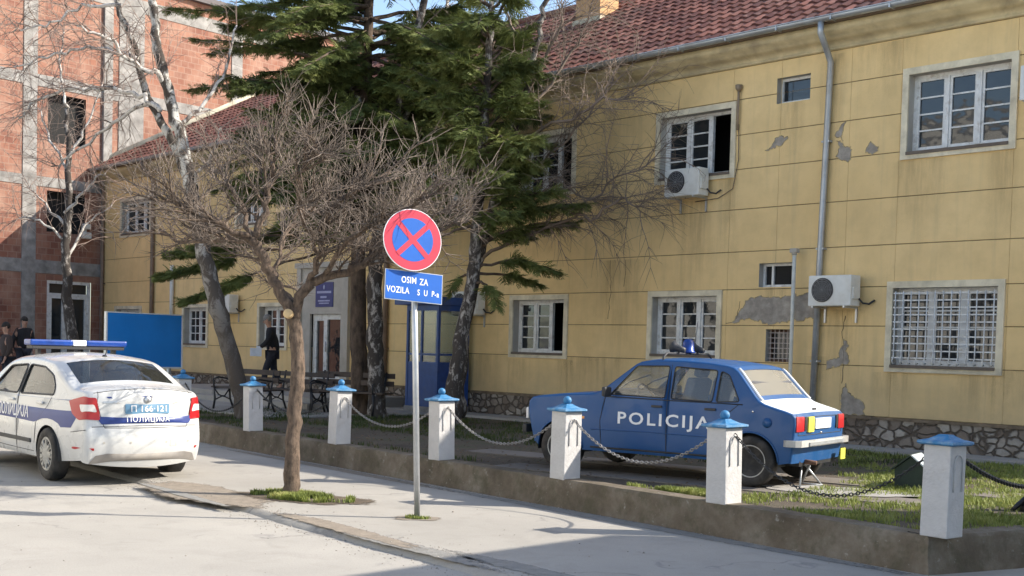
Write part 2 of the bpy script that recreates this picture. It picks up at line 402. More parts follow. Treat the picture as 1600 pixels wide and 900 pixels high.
M['render'] = simple('pale_render', (.68, .66, .60), .85, var=.08, scale=1.5)
M['greyrender'] = simple('grey_render', (.45, .42, .37), .9, var=.12, scale=2, dirt=(.3, .27, .22))
# ------------------------------------------------------------------ frames
ANG = R_(43.3)
EU = Vector((math.sin(ANG), -math.cos(ANG), 0)); EV = Vector((-math.cos(ANG), -math.sin(ANG), 0))
P0 = Vector((5.2, 19.3, 0))
FAC = Matrix(((EU.x, -EV.x, 0, P0.x), (EU.y, -EV.y, 0, P0.y), (0, 0, 1, 0), (0, 0, 0, 1)))   # local x=u, -y = out of the wall
def fac(u, v, z): return P0 + EU*u + EV*v + Vector((0, 0, z))
SOIL = .29
# low wall line (front face, top)
W0, W1, W2 = Vector((-7.6, 23.3, 0)), Vector((-.77, 14.6, 0)), Vector((3.28, 9.45, 0))
W3 = Vector((6.2, 10.9, 0))
# ================================================================== SETTING
rnd = random.Random(5)
def sheet(name, poly, z, mat, kind='structure', skirt=None, sub=None):
    mb = MB(); n = len(poly)
    mb.add([(x, y, z) for x, y in poly], [tuple(range(n))])
    if skirt is not None:
        mb.add([(x, y, z) for x, y in poly]+[(x, y, skirt) for x, y in poly], [(i, n+i, n+(i+1) % n, (i+1) % n) for i in range(n)])
    o = mb.build(name, mat); tag(o, kind=kind); return o
sheet('road', [(-400, -400), (400, -400), (400, 400), (-400, 400)], -.05, M['road'])
# pavement with a worn, slightly broken edge
wd = (W2-W1).normalized()
def kerbpts():
    pts = []
    a, b = Vector((-9.5, 20.9, 0)), Vector((3.2, 4.9, 0)); n = 110; d = (b-a); nn = Vector((d.y, -d.x, 0)).normalized()
    for i in range(n+1):
        p = a+d*(i/n); k = .05*noise.noise(p*1.1)+.02*noise.noise(p*6); pts.append(p+nn*k)
    return pts
kp = kerbpts()
poly = [(p.x, p.y) for p in kp]+[(9, 4.9), (9, 16), (6, 20), (-4, 26), (-11, 27)]
pv = MB()
n = len(kp)
vs = []
for p in kp:
    q = p+Vector((.785, .62, 0))*.05
    vs += [(p.x-.03, p.y-.03, -.052), (p.x, p.y, -.012), (q.x, q.y, 0)]
fs = []
for i in range(n-1):
    for j in range(2): fs.append((i*3+j, (i+1)*3+j, (i+1)*3+j+1, i*3+j+1))
pv.add(vs, fs, True)
inner = [(kp[i].x+.785*.05, kp[i].y+.62*.05) for i in range(n)]+[(9, 4.9), (9, 16), (6, 20), (-4, 26), (-11, 27)]
pv.add([(x, y, 0) for x, y in inner], [tuple(range(len(inner)))[::-1]])
tag(pv.build('pavement', M['pave']), kind='structure')
# dirt strip between road and pavement near tree pit
def blob(cx, cy, rx, ry, ang, n=48, rough=.25, seed=0, M4=None):
    out = []
    for k in range(n):
        a = 2*math.pi*k/n; r = 1+rough*noise.noise(Vector((math.cos(a)*1.4+seed, math.sin(a)*1.4, seed*3.3)))*1.6+rough*.4*noise.noise(Vector((math.cos(a)*5+seed, math.sin(a)*5, seed)))
        x, y = rx*r*math.cos(a), ry*r*math.sin(a)
        out.append((cx+x*math.cos(ang)-y*math.sin(ang), cy+x*math.sin(ang)+y*math.cos(ang)))
    return out
def ragged(name, x, y, rx, ry, ang, z, mat, seed=0):
    # worn patch: its edge fades out through an 'edge' attribute (1 centre, 0 rim)
    rings = [(0.001, 1), (.35, .95), (.6, .75), (.8, .45), (1, 0)]; n = 36; vs = []; at_ = []
    for r, e in rings:
        for p in blob(0, 0, rx*r, ry*r, ang, n, .25, seed): vs.append((x+p[0], y+p[1], z)); at_.append(e)
    fs = [(i*n+k, i*n+(k+1) % n, (i+1)*n+(k+1) % n, (i+1)*n+k) for i in range(len(rings)-1) for k in range(n)]
    me = bpy.data.meshes.new(name); me.from_pydata(vs, [], fs); a = me.attributes.new('edge', 'FLOAT', 'POINT'); a.data.foreach_set('value', at_)
    o = new_mesh_obj(name, me, None, mat); return tag(o, kind='structure')
M['dirt'] = patchy('dusty_dirt', (.27, .225, .175)); M['patch'] = patchy('dark_repair', (.25, .24, .22)); M['pit'] = patchy('pit_soil', (.12, .09, .06))
ragged('dirt_patch', -3.35, 13.3, 1.6, .5, R_(-50), .004, M['dirt'], 3)
ragged('tree_pit_soil', -2.28, 13.12, .95, .42, R_(-24), .008, M['pit'], 8)
ragged('road_stain', .30, 9.05, 1.3, .16, R_(-50), .004, M['patch'], 5)
ragged('pavement_stain', -.9, 10.2, 1.5, .13, R_(-51), .004, M['patch'], 15)
ragged('kerb_dirt', -1.5, 11.0, 1.6, .14, R_(-52), .006, M['dirt'], 25)
ragged('kerb_dirt', -3.6, 13.2, 1.4, .10, R_(-52), .009, M['patch'], 35)
ragged('wall_foot_dirt', -2.7, 16.75, 3.4, .10, R_(-51.8), .004, M['dirt'], 45)
ragged('wall_foot_dirt', 1.2, 11.85, 3.4, .12, R_(-51.8), .004, M['patch'], 55)
ragged('post_foot_dirt', -.88, 11.8, .3, .16, 0, .005, M['dirt'], 65)
# garden ground
gi = Vector((.785, .62, 0))*.10
gpoly = [(W0+gi), (W1+gi), (W2+gi), (W3+Vector((0, .25, 0)))]
gpoly = [(p.x, p.y) for p in gpoly]+[(10.2, 11.6), (12, 16), (fac(6.9, 0, 0).x, fac(6.9, 0, 0).y), (fac(-26.7, 0, 0).x, fac(-26.7, 0, 0).y), (-22, 44), (-16, 33)]
sheet('garden', gpoly, SOIL, M['soil'])
# entrance path (paved area where the benches stand) and landing
def fsheet(name, u0, u1, v0, v1, z, mat, skirt=None):
    return sheet(name, [(fac(u, v, 0).x, fac(u, v, 0).y) for u, v in ((u0, v0), (u1, v0), (u1, v1), (u0, v1))], z, mat, skirt=skirt)
M['slab'] = asphalt('concrete_slab', (.37, .35, .32), True)
fsheet('wall_walkway', -11.5, 7, .10, .85, .335, M['slab'], skirt=.2)
fsheet('entrance_path', -26, -8.8, .1, 5.0, .325, M['slab'], skirt=.2)
M['oldslab'] = asphalt('old_dirty_slab', (.20, .175, .15), True)
# two track strips under the old car
cf = Vector((-.82, .572, 0)).normalized(); cl = Vector((-cf.y, cf.x, 0))
BO = Vector((2.92, 13.28, SOIL))
def strip(name, o, l0, l1, w, z):
    a, b = o+cf*l0, o+cf*l1
    sheet(name, [((a+cl*w).x, (a+cl*w).y), ((b+cl*w).x, (b+cl*w).y), ((b-cl*w).x, (b-cl*w).y), ((a-cl*w).x, (a-cl*w).y)], z, M['oldslab'], skirt=.2)
strip('parking_slab', BO+cl*.70, -1.9, 3.15, .3, SOIL+.012)
strip('far_parking_slab', BO-cl*.70, -2.6, 4.6, .3, SOIL+.012)
sheet('end_slab', blob(3.35, 12.55, .75, .38, R_(-20), seed=12, rough=.2), SOIL+.02, M['slab'])
# ================================================================== YELLOW BUILDING
YB = empty('yellow_building', 'two-storey ochre rendered building with red tiled roof and grey gutter behind the parked cars', 'building', M=FAC)
UE0, UE1, ZP, ZT = -26.7, 6.75, .79, 6.56
wins = []   # name, u0,u1,z0,z1 outer frame, kind
wins += [('UL', .90, 2.68, 4.71, 6.08), ('UM', -3.95, -2.18, 4.71, 6.0), ('UM2', -7.52, -5.95, 4.71, 6.0), ('UX', -11.0, -9.3, 4.71, 6.0),
         ('UX', -15.3, -13.6, 4.71, 6.0), ('UX', -18.6, -17.0, 4.71, 6.0), ('UX', -25.45, -23.4, 4.8, 6.0),
         ('GR', .77, 2.62, 1.49, 2.87), ('GM', -4.02, -2.36, 1.56, 2.80), ('GM2', -7.70, -6.05, 1.52, 2.78),
         ('GL', -21.42, -19.95, 1.5, 2.72), ('GL', -17.38, -15.95, 1.5, 2.72), ('GL', -25.75, -23.95, 1.48, 2.7),
         ('UL', 4.4, 6.1, 4.71, 6.08), ('GR', 4.4, 6.1, 1.49, 2.87)]
small = [('S0', -1.39, -.75, 5.85, 6.27), ('S1', -1.62, -.95, 2.83, 3.23), ('S2', -1.44, -.94, 1.59, 2.13)]
door = (-14.9, -13.6, .8, 2.42)
FR = .10
holes = [(u0+FR, u1-FR, z0+FR, z1-FR) for _, u0, u1, z0, z1 in wins]+[t[1:] for t in small]+[door]
def inhole(u, z): return any(a < u < b and c < z < d for a, b, c, d in holes)
def grid_faces(mb, us, zs, y, skip=None):
    us = sorted(set(us)); zs = sorted(set(zs))
    for i in range(len(us)-1):
        for j in range(len(zs)-1):
            uc, zc = (us[i]+us[i+1])/2, (zs[j]+zs[j+1])/2
            if inhole(uc, zc) or (skip and skip(uc, zc)): continue
            mb.add([(us[i], y, zs[j]), (us[i+1], y, zs[j]), (us[i+1], y, zs[j+1]), (us[i], y, zs[j+1])], [(0, 1, 2, 3)])
hu = [x for h in holes for x in h[:2]]; hz = [x for h in holes for x in h[2:]]
back = MB(); grid_faces(back, [UE0, UE1]+hu, [ZP-.1, 7.0]+hz, 0.012)
back.build('joint_backing', M['groove'], YB)
ZJ = [ZP, 1.57, 2.19, 2.80, 3.44, 4.16, 4.84, 5.42, 6.02, ZT]
UJ = [UE0, -25.6, -23.5, -22.4, -21.42, -19.95, -18.6, -17.38, -15.95, -15.5, -13.25, -12.0, -10.9, -9.3, -7.72, -6.05, -5.06, -4.0, -2.27, -1.3, 0.0, .87, 2.65, 3.6, 4.4, 6.1, UE1]
pan = MB(); G = .0075
for j in range(len(ZJ)-1):
    uj = list(UJ)
    if j % 3 == 1: uj = [u for u in uj if u not in (-5.06, -22.4, 3.6)]
    for i in range(len(uj)-1):
        a, b, c, d = uj[i]+G*.3, uj[i+1]-G*.3, ZJ[j]+G, ZJ[j+1]-G
        us = [a, b]+[x for x in hu if a < x < b]; zs = [c, d]+[x for x in hz if c < x < d]
        grid_faces(pan, us, zs, 0.0)
        for (p, q, r, s) in ((a, c, b, c), (a, d, b, d), (a, c, a, d), (b, c, b, d)):
            if not inhole((p+r)/2, (q+s)/2): pan.add([(p, 0, q), (r, 0, s), (r, .012, s), (p, .012, q)], [(0, 1, 2, 3)])
pan.build('wall', M['yellow'], YB)
# end walls, back wall (solid body)
bd = MB()
for u in (UE0, UE1):
    bd.add([(u, .0, .0), (u, 9.4, 0), (u, 9.4, 7), (u, 0, 7)], [(0, 1, 2, 3)])
bd.add([(UE0, 9.4, 0), (UE1, 9.4, 0), (UE1, 9.4, 7), (UE0, 9.4, 7)], [(0, 1, 2, 3)])
bd.add([(UE0, .02, 6.99), (UE1, .02, 6.99), (UE1, 9.4, 6.99), (UE0, 9.4, 6.99)], [(0, 1, 2, 3)])
bd.build('end_wall', M['yellow'], YB)
MB().b2(UE0-.03, UE1+.03, -.07, .3, .0, .75).build('stone_plinth', M['stone'], YB)
pc = MB()
for i in range(60):
    u = UE0+(UE1-UE0)*i/60; pc.b2(u, u+(UE1-UE0)/60+.001, -.085-.012*rnd.random(), .05, .745, ZP-.004+.01*rnd.random()-.005)
pc.build('plinth_ledge', simple('plinth_ledge', (.20, .15, .10), .95, var=.3, bmp=.5), YB)
co = MB()
prof = [(.0, 6.56), (-.045, 6.565), (-.045, 6.60), (-.02, 6.61), (-.03, 6.66), (-.10, 6.69), (-.20, 6.73), (-.20, 6.76), (-.30, 6.78), (-.31, 6.90), (-.0, 6.92)]
K = 66; vs = []
for i in range(K+1):
    u = UE0-.05+(UE1-UE0+.1)*i/K
    for (y, z) in prof: vs.append((u, y+.006*noise.noise(Vector((u*2, z*3, 0))), z+.006*noise.noise(Vector((u*1.5, z, 5)))))
L = len(prof); co.add(vs, [(i*L+k, (i+1)*L+k, (i+1)*L+k+1, i*L+k+1) for i in range(K) for k in range(L-1)], True)
co.add([vs[k] for k in range(L)], [tuple(range(L))]); co.add([vs[K*L+k] for k in range(L)], [tuple(range(L))[::-1]])
co.build('cornice', M['cornice'], YB)
# roof -----------------------------------------------------------------
EZ, EVo, RD, RZ = 6.98, -.40, 4.7, 10.04       # local y of eave, ridge
UR0, UR1 = UE0-.4, UE1+.3; HIP = 3.2
slope = math.atan2(RZ-EZ, RD-EVo); SL = math.hypot(RZ-EZ, RD-EVo)
COURSES = 17; TW = .235
def roofpt(u, s, h=0):   # s in 0..1 along slope
    return (u, EVo+(RD-EVo)*s-math.sin(slope)*h, EZ+(RZ-EZ)*s+math.cos(slope)*h)
me_v = []; me_f = []; uv = []
for c in range(COURSES):
    s0, s1 = c/COURSES, (c+1)/COURSES+.012
    ua = UR0+HIP*(c+.3)/COURSES
    nn = int((UR1-ua)/TW*6)
    base = len(me_v)
    for i in range(nn+1):
        u = ua+TW*i/6; ph = (u/TW) % 1
        hgt = .028*(math.sin(math.pi*min(1, ph/.62)) if ph < .62 else -.35*math.sin(math.pi*(ph-.62)/.38))
        jit = .006*noise.noise(Vector((math.floor(u/TW)*3.1, c*7.7, 1)))
        me_v.append(roofpt(u, s0, .045+hgt+jit)); me_v.append(roofpt(u, s0, .012+hgt*.8)); me_v.append(roofpt(u, min(1, s1), .012+hgt*.9+jit))
    for i in range(nn):
        a = base+i*3
        me_f.append((a+1, a+4, a+3, a)); me_f.append((a, a+3, a+5, a+2))
        uu = math.floor((me_v[a][0]+.02)/TW)+.5
        uv += [(uu, c+.5)]*8
me = bpy.data.meshes.new('roof'); me.from_pydata(me_v, [], me_f)
ul = me.uv_layers.new(); ul.data.foreach_set('uv', [x for p in uv for x in p])
me.polygons.foreach_set('use_smooth', [True]*len(me.polygons)); me.set_sharp_from_angle(angle=R_(50))
roof = new_mesh_obj('roof', me, YB, M['tile'])
rb = MB()
A, B, C, D = roofpt(UR0, 0), roofpt(UR1, 0), roofpt(UR1, 1), roofpt(UR0+HIP, 1)
E_, F_ = (UR0, 2*RD-EVo, EZ), (UR1, 2*RD-EVo, EZ)
rb.add([A, B, C, D, E_, F_], [(0, 1, 2, 3), (3, 2, 5, 4), (0, 3, 4), (1, 5, 2)])
rb.build('roof_underlay', M['tile'], YB)
hc = MB(); 
hc.tube([Vector(roofpt(UR0-.02, 0, .05)), Vector(roofpt(UR0+HIP, 1, .07))], .11, 8)
hc.build('hip_flashing', M['cream'], YB)
rc = MB(); 
for i in range(90):
    u = UR0+HIP+(UR1-UR0-HIP)*i/90; rc.tube([(u, RD, RZ+.07), (u+.36, RD, RZ+.05)], [.10, .115], 8)
rc.build('ridge_tiles', M['tile'], YB)
ed = MB(); ed.b2(UR0, UR1, EVo+.02, 0, EZ-.075, EZ-.01); ed.build('eave_board', simple('eave_board', (.22, .16, .11), .9), YB)
gt = MB(); vs = []; fs = []
ga = [R_(180+180*k/8) for k in range(9)]
gy, gz, gr = EVo-.055, EZ-.0, .075
for u in (UR0, UR1):
    for a in ga: vs.append((u, gy+gr*math.cos(a), gz+gr*math.sin(a)))
    for a in reversed(ga): vs.append((u, gy+(gr-.006)*math.cos(a), gz+(gr-.006)*math.sin(a)))
L = 18; gt.add(vs, [(k, (k+1) % L, L+(k+1) % L, L+k) for k in range(L)], True)
gt.tube([(UR0, gy-gr, gz), (UR1, gy-gr, gz)], .011, 6)
for i in range(34):
    u = UR0+1*i; gt.b2(u, u+.025, gy-gr-.004, gy+gr, gz-gr-.004, gz+.0)
gt.build('gutter', M['zinc'], YB)
def downpipe(name, u, mat, z1=EZ-.07, z0=.42, r=.05, du=-.12, top=True):
    d = MB()
    pts = ([(u+.04, gy, z1), (u+.04, gy, z1-.16), (u+.0, -.20, z1-.38), (u, -.075, z1-.55)] if top else [(u, -.075, z1)])
    pts += [(u+du*.5, -.075, (z1+z0)/2), (u+du, -.075, z0)]
    d.tube(pts, r, 10)
    for z in (z0+1.2, z0+3, z0+4.7):
        if z < z1-.5: uu = u+du*(1-(z-z0)/(z1-z0)); d.box((uu, -.05, z), (.14, .10, .03))
    return d.build('downpipe', mat, YB)
downpipe('downpipe', -.34, M['zinc']); downpipe('downpipe', -26.55, M['brownpipe'], du=0)
downpipe('downpipe', -11.8, M['brownpipe'], r=.06, du=0); downpipe('downpipe', -23.2, M['brownpipe'], r=.06, du=0)
pp = MB(); pp.tube([(-21.95, -.08, 2.2), (-21.95, -.08, 3.85)], .06, 8); pp.build('vent_pipe', M['whitepl'], YB)
pp = MB(); pp.tube([(-2.13, -.05, 5.5), (-2.13, -.05, 6.18)], .022, 6); pp.tube([(-2.13, -.05, 6.15), (-2.13, -.05, 6.2), (-2.13, -.05, 6.26)], [.025, .06, .06], 8); pp.build('vent_pipe', simple('vent_brown', (.25, .19, .13)), YB)
# chimney
uc = -9.0
ch = MB(); ch.b2(uc, uc+.75, RD-1.7, RD-1.1, 8.6, 11.6); chi = ch.build('chimney', simple('chimney_render', (.62, .36, .17), .9, var=.15), YB)
MB().b2(uc-.05, uc+.80, RD-1.75, RD-1.05, 8.6, 9.15).build('chimney_flashing', M['cream'], chi)
# windows ---------------------------------------------------------------
def window(kind, u0, u1, z0, z1):
    s = MB(); iu0, iu1, iz0, iz1 = u0+FR, u1-FR, z0+FR, z1-FR; p = -.035
    s.b2(u0, iu0, p, .0, z0, z1); s.b2(iu1, u1, p, 0, z0, z1); s.b2(iu0, iu1, p, 0, iz1, z1); s.b2(iu0, iu1, p-.0, 0, z0, iz0)
    o = s.build('window', M['cream'], YB)
    rv = MB(); D = .20
    rv.add([(iu0, 0, iz0), (iu0, D, iz0), (iu0, D, iz1), (iu0, 0, iz1)], [(0, 1, 2, 3)]); rv.add([(iu1, 0, iz0), (iu1, D, iz0), (iu1, D, iz1), (iu1, 0, iz1)], [(3, 2, 1, 0)])
    rv.add([(iu0, 0, iz1), (iu0, D, iz1), (iu1, D, iz1), (iu1, 0, iz1)], [(0, 1, 2, 3)]); rv.build('reveal', M['greyrender'], o)
    MB().b2(iu0-.0, iu1+.0, -.055, D, iz0-.035, iz0+.012).build('sill', simple('dark_sill', (.14, .11, .085), .8) if 'sillm' not in M else M['sillm'], o)
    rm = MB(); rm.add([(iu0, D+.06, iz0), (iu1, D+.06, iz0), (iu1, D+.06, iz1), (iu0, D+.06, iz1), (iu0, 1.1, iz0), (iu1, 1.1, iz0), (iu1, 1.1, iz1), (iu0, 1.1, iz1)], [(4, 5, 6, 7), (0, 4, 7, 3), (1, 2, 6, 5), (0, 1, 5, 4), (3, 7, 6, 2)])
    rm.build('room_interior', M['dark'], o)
    sm = MB(); gls = []; F = .055; y0, y1 = D-.05, D+.0
    sm.b2(iu0, iu0+F, y0, y1, iz0, iz1); sm.b2(iu1-F, iu1, y0, y1, iz0, iz1); sm.b2(iu0+F, iu1-F, y0, y1, iz1-F, iz1); sm.b2(iu0+F, iu1-F, y0, y1, iz0+.012, iz0+F)
    a, b, zb, zt = iu0+F, iu1-F, iz0+F, iz1-F
    wd_ = b-a
    rows = {'UL': 4, 'UM': 4, 'UM2': 4, 'UX': 4, 'GR': 4, 'GM': 4, 'GM2': 4, 'GL': 4}[kind]
    opened = kind in ('UM', 'UM2', 'GM2')
    cols = [(a, a+wd_*.33), (a+wd_*.33, a+wd_*.66), (a+wd_*.66, b)] if kind != 'GL' else [(a, a+wd_*.5), (a+wd_*.5, b)]
    for ci, (c0, c1) in enumerate(cols):
        if ci: 
            mw = .045 if ci == 2 else .03
            sm.b2(c0-mw, c0+mw, y0-.012, y1+.001, zb, zt)
        last = ci == 2 and opened
        x0, x1 = c0+(.045 if ci == 2 else .03 if ci else 0)+.0, c1-(.03 if ci < len(cols)-1 else 0)
        if last:
            # casement swung inwards
            Mx = T(x1, D+.01, 0) @ rot_z(R_(-78)) @ T(-x1, 0, 0)
            sm.b2(x0+.02, x0+.07, 0, .035, zb, zt, Mx); sm.b2(x1-.05, x1, 0, .035, zb, zt, Mx); sm.b2(x0+.07, x1-.05, 0, .035, zb, zb+.05, Mx); sm.b2(x0+.07, x1-.05, 0, .035, zt-.05, zt, Mx)
            continue
        S = .038; yy0, yy1 = y0+.008, y1-.008
        sm.b2(x0, x0+S, yy0, yy1, zb, zt); sm.b2(x1-S, x1, yy0, yy1, zb, zt); sm.b2(x0+S, x1-S, yy0, yy1, zb, zb+S); sm.b2(x0+S, x1-S, yy0, yy1, zt-S, zt)
        hh = (zt-zb-2*S)/rows
        for r in range(1, rows): zz = zb+S+hh*r; sm.b2(x0+S, x1-S, yy0+.006, yy1-.004, zz-.012, zz+.012)
        if kind == 'GL': xm = (x0+x1)/2; sm.b2(xm-.012, xm+.012, yy0+.007, yy1-.003, zb+S, zt-S)
        gl = MB(); gls.append(gl)
        for r in range(rows):
            tilt = (rnd.random()-.5)*.006; tl2 = (rnd.random()-.5)*.006; ym = (yy0+yy1)/2+.008
            za, zc = zb+S+hh*r, zb+S+hh*(r+1)
            gl.add([(x0+S, ym-tilt, za), (x1-S, ym+tilt, za), (x1-S, ym+tilt+tl2, zc), (x0+S, ym-tilt+tl2, zc)], [(0, 1, 2, 3)])
    sm.build('sash', M['whitep'], o)
    for gl in gls: gl.build('pane', M['pane'], o)
    if kind == 'GR':
        gm = MB(); nv = 13; nh = 10; yb = -.03
        for i in range(nv):
            x = iu0+.05+(iu1-iu0-.1)*i/(nv-1)
            gm.tube([(x, yb, iz1-.05), (x, yb, iz0+.14), (x, yb-.035, iz0+.07), (x, yb-.01, iz0+.025), (x, yb+.04, iz0+.04)], .0095, 5)
        for j in range(nh):
            z = iz0+.12+(iz1-iz0-.2)*j/(nh-1); gm.box(((iu0+iu1)/2, yb+.012, z), (iu1-iu0-.02, .008, .02))
        gm.build('grille', M['whitep'], o)
    return o
M['sillm'] = simple('dark_sill', (.14, .11, .085), .8)
for k in wins: window(*k)
# small windows
for kind, u0, u1, z0, z1 in small:
    s = MB(); D = .16
    for (a, b, c, d) in (((u0, 0, z0), (u0, D, z0), (u0, D, z1), (u0, 0, z1)), ((u1, 0, z1), (u1, D, z1), (u1, D, z0), (u1, 0, z0)), ((u0, 0, z1), (u0, D, z1), (u1, D, z1), (u1, 0, z1)), ((u0, 0, z0), (u1, 0, z0), (u1, D, z0), (u0, D, z0))):
        s.add([a, b, c, d], [(0, 1, 2, 3)])
    o = s.build('small_window', M['greyrender'], YB)
    f = MB(); a = .045
    f.b2(u0, u0+a, D-.04, D, z0, z1); f.b2(u1-a, u1, D-.04, D, z0, z1); f.b2(u0+a, u1-a, D-.04, D, z0, z0+a); f.b2(u0+a, u1-a, D-.04, D, z1-a, z1)
    if kind == 'S1': f.b2(u0+.17, u0+.21, D-.04, D, z0+a, z1-a)
    f.build('frame', M['whitep'] if kind != 'S2' else M['rust'], o)
    MB().add([(u0, D+.005, z0), (u1, D+.005, z0), (u1, D+.005, z1), (u0, D+.005, z1)], [(0, 1, 2, 3)]).build('pane', M['pane'] if kind != 'S1' else M['dark'], o)
    if kind == 'S2':
        q = MB()
        for i in range(6): q.b2(u0+.04+.084*i, u0+.052+.084*i, .07, .082, z0, z1)
        for i in range(6): q.b2(u0, u1, .058, .069, z0+.05+.085*i, z0+.062+.085*i)
        q.build('grille', simple('grille_pinkish', (.42, .36, .33), .6), o)
# entrance
ds = MB(); u0, u1, z0, z1 = door
ds.b2(-15.45, u0, -.04, .02, .8, 3.55); ds.b2(u1, -13.25, -.04, .02, .8, 3.55); ds.b2(u0, u1, -.04, .02, z1, 3.55)
for u in (-15.45, -13.43): ds.b2(u, u+.18, -.09, -.04, .8, 3.55)
ds.b2(-15.5, -13.2, -.12, -.0, 3.551, 3.68)
ds.build('door_surround', M['greyrender'], YB)
dr = MB(); y0, y1 = .06, .11
def dframe(mb, a, b, c, d, t, yy0=y0, yy1=y1):
    mb.b2(a, a+t, yy0, yy1, c, d); mb.b2(b-t, b, yy0, yy1, c, d); mb.b2(a+t, b-t, yy0, yy1, c, c+t); mb.b2(a+t, b-t, yy0, yy1, d-t, d)
dframe(dr, u0, u1, z0, z1, .07)
dm = (u0+u1)/2-.1
dframe(dr, u0+.07, dm, z0+.07, z1-.07, .09); dframe(dr, dm, u1-.07, z0+.07, z1-.07, .06)
dro = dr.build('door', M['whitep'], YB)
MB().add([(u0, y1-.01, z0), (u1, y1-.01, z0), (u1, y1-.01, z1), (u0, y1-.01, z1)], [(0, 1, 2, 3)]).build('pane', M['pane'], dro)
MB().tube([(dm+.04, .03, 1.5), (dm+.04, .03, 1.75)], .012, 6).build('handle', M['chrome'], dro)
# landing step
o = MB().b2(-18.6, -10.9, -2.6, -.1, .2, .55).b2(-18.9, -10.6, -2.95, -2.6, .2, .44).build('entrance_landing', M['slab']); o.matrix_world = FAC; tag(o, kind='structure')
M['brokenedge'] = simple('broken_render_edge', (.46, .36, .20), .95, var=.5, scale=12)
def stainmat():
    m, nt, b = nodes('rain_stain'); v = coords(nt, (5, 5, .5)); b.inputs['Base Color'].default_value = (.20, .155, .095, 1); b.inputs['Roughness'].default_value = 1; b.inputs['Specular IOR Level'].default_value = .05
    a_ = N(nt, 'ShaderNodeAttribute', attribute_name='edge'); ml = N(nt, 'ShaderNodeMath', operation='MULTIPLY'); nt.links.new(a_.outputs['Fac'], ml.inputs[0])
    nt.links.new(ramp(nt, noi(nt, v, 1.5, 7, .72), [(.38, g(0)), (.78, g(.42))]), ml.inputs[1]); nt.links.new(ml.outputs[0], b.inputs['Alpha']); return m
M['stain'] = stainmat()
def stain(u, z, wu, hz):
    vs = []; at_ = []; nu, nz = 8, 8
    for j in range(nz+1):
        for i in range(nu+1):
            a, b = i/nu, j/nz; vs.append((u-wu/2+wu*a, -.0025, z-hz*b)); at_.append(math.sin(math.pi*a)**.6*(1-b)**.8 if 0 < i < nu else 0)
    me = bpy.data.meshes.new('rain_stain'); me.from_pydata(vs, [], [(j*(nu+1)+i, j*(nu+1)+i+1, (j+1)*(nu+1)+i+1, (j+1)*(nu+1)+i) for j in range(nz) for i in range(nu)])
    a = me.attributes.new('edge', 'FLOAT', 'POINT'); a.data.foreach_set('value', at_); new_mesh_obj('rain_stain', me, YB, M['stain'])
for (u, z, a, b) in ((1.2, 4.70, .9, 1.1), (2.5, 4.70, .5, 1.4), (-3.6, 4.70, .8, .9), (-2.3, 4.70, .5, 1.5), (-3.05, 4.38, .9, 1.9), (-.03, 2.45, 1.0, 1.5), (.9, 1.48, .8, .68), (2.3, 1.48, .9, .68), (-3.9, 1.55, .6, .7), (-2.4, 1.55, .7, .72), (-7.4, 1.5, .8, .7), (-6.1, 1.5, .5, .7),
                     (-.34, 6.5, .5, 2.4), (-1.1, 5.84, .6, .9), (-1.3, 2.82, .7, .5), (-5.0, 6.54, 1.6, 1.6), (.6, 6.54, 1.2, .9), (3.6, 6.54, 1.4, 1.2), (-6.8, 4.7, 1.5, 1.2), (-9.0, 6.54, 2, 1.8), (-4.8, 3.4, 1.4, 1.9), (-.45, 1.7, .5, .9), (-13, 6.54, 2.5, 2), (-20, 6.5, 3, 2.2), (-10.2, 4.7, 1.6, 1.8), (-5.4, 1.56, 2.0, .74), (-8.8, 1.56, 1.8, .74), (3.2, 1.56, 1.5, .74)): stain(u, z, a, b)
# exposed plaster patches: uneven scars in the render
def patch(poly, seed=1, depth=.006):
    pts = []
    n = len(poly)
    for i in range(n):
        a, b = Vector((*poly[i], 0)), Vector((*poly[(i+1) % n], 0)); k = max(2, int((b-a).length/.02))
        for j in range(k):
            p = a.lerp(b, j/k); q = Vector((p.x*7+seed, p.y*7, seed*2.))
            pts.append((p.x+.07*noise.noise(q)+.035*noise.noise(q*4), p.y+.06*noise.noise(q+Vector((9, 9, 9)))+.035*noise.noise(q*4+Vector((3, 3, 3)))))
    mb = MB(); m = len(pts)
    cx, cy = sum(p[0] for p in pts)/m, sum(p[1] for p in pts)/m
    vs2 = [Vector(p) for p in pts]
    tri = geometry.tessellate_polygon([[Vector((p[0], p[1], 0)) for p in pts]])
    mb.add([(p[0], -.004, p[1]) for p in pts], [t for t in tri])
    po = mb.build('exposed_plaster', M['plaster'], YB)
    rim = MB(); rim.tube([(p[0], -.003, p[1]) for p in pts]+[(pts[0][0], -.003, pts[0][1])], .0065, 4, cap=False); rim.build('broken_edge', M['brokenedge'], po)
patch([(-2.12, 2.24), (-2.02, 2.36), (-1.9, 2.62), (-1.70, 2.68), (-1.2, 2.66), (-.6, 2.72), (-.45, 2.6), (-.46, 2.34), (-.9, 2.27), (-1.4, 2.2), (-1.8, 2.3)], 3)
patch([(-1.56, 5.08), (-1.42, 5.24), (-1.25, 5.32), (-1.1, 5.27), (-1.2, 5.22), (-1.4, 5.12)], 5)
patch([(.0, .80), (.03, 1.05), (.07, 1.28), (.16, 1.16), (.3, 1.05), (.42, .98), (.46, .80)], 7)
patch([(-.25, 1.62), (-.05, 1.7), (.06, 2.0), (.13, 1.75), (.10, 1.58), (-.1, 1.55), (-.28, 1.52)], 8)
patch([(-.25, 5.3), (-.1, 5.42), (-.12, 5.1), (-.25, 5.15)], 9)
patch([(-.22, 4.85), (-.2, 5.12), (.0, 5.0), (.04, 4.84), (-.05, 4.75)], 10)
patch([(.3, 4.9), (.36, 5.02), (.5, 4.95), (.42, 4.84)], 11)
ck = MB()   # cracks
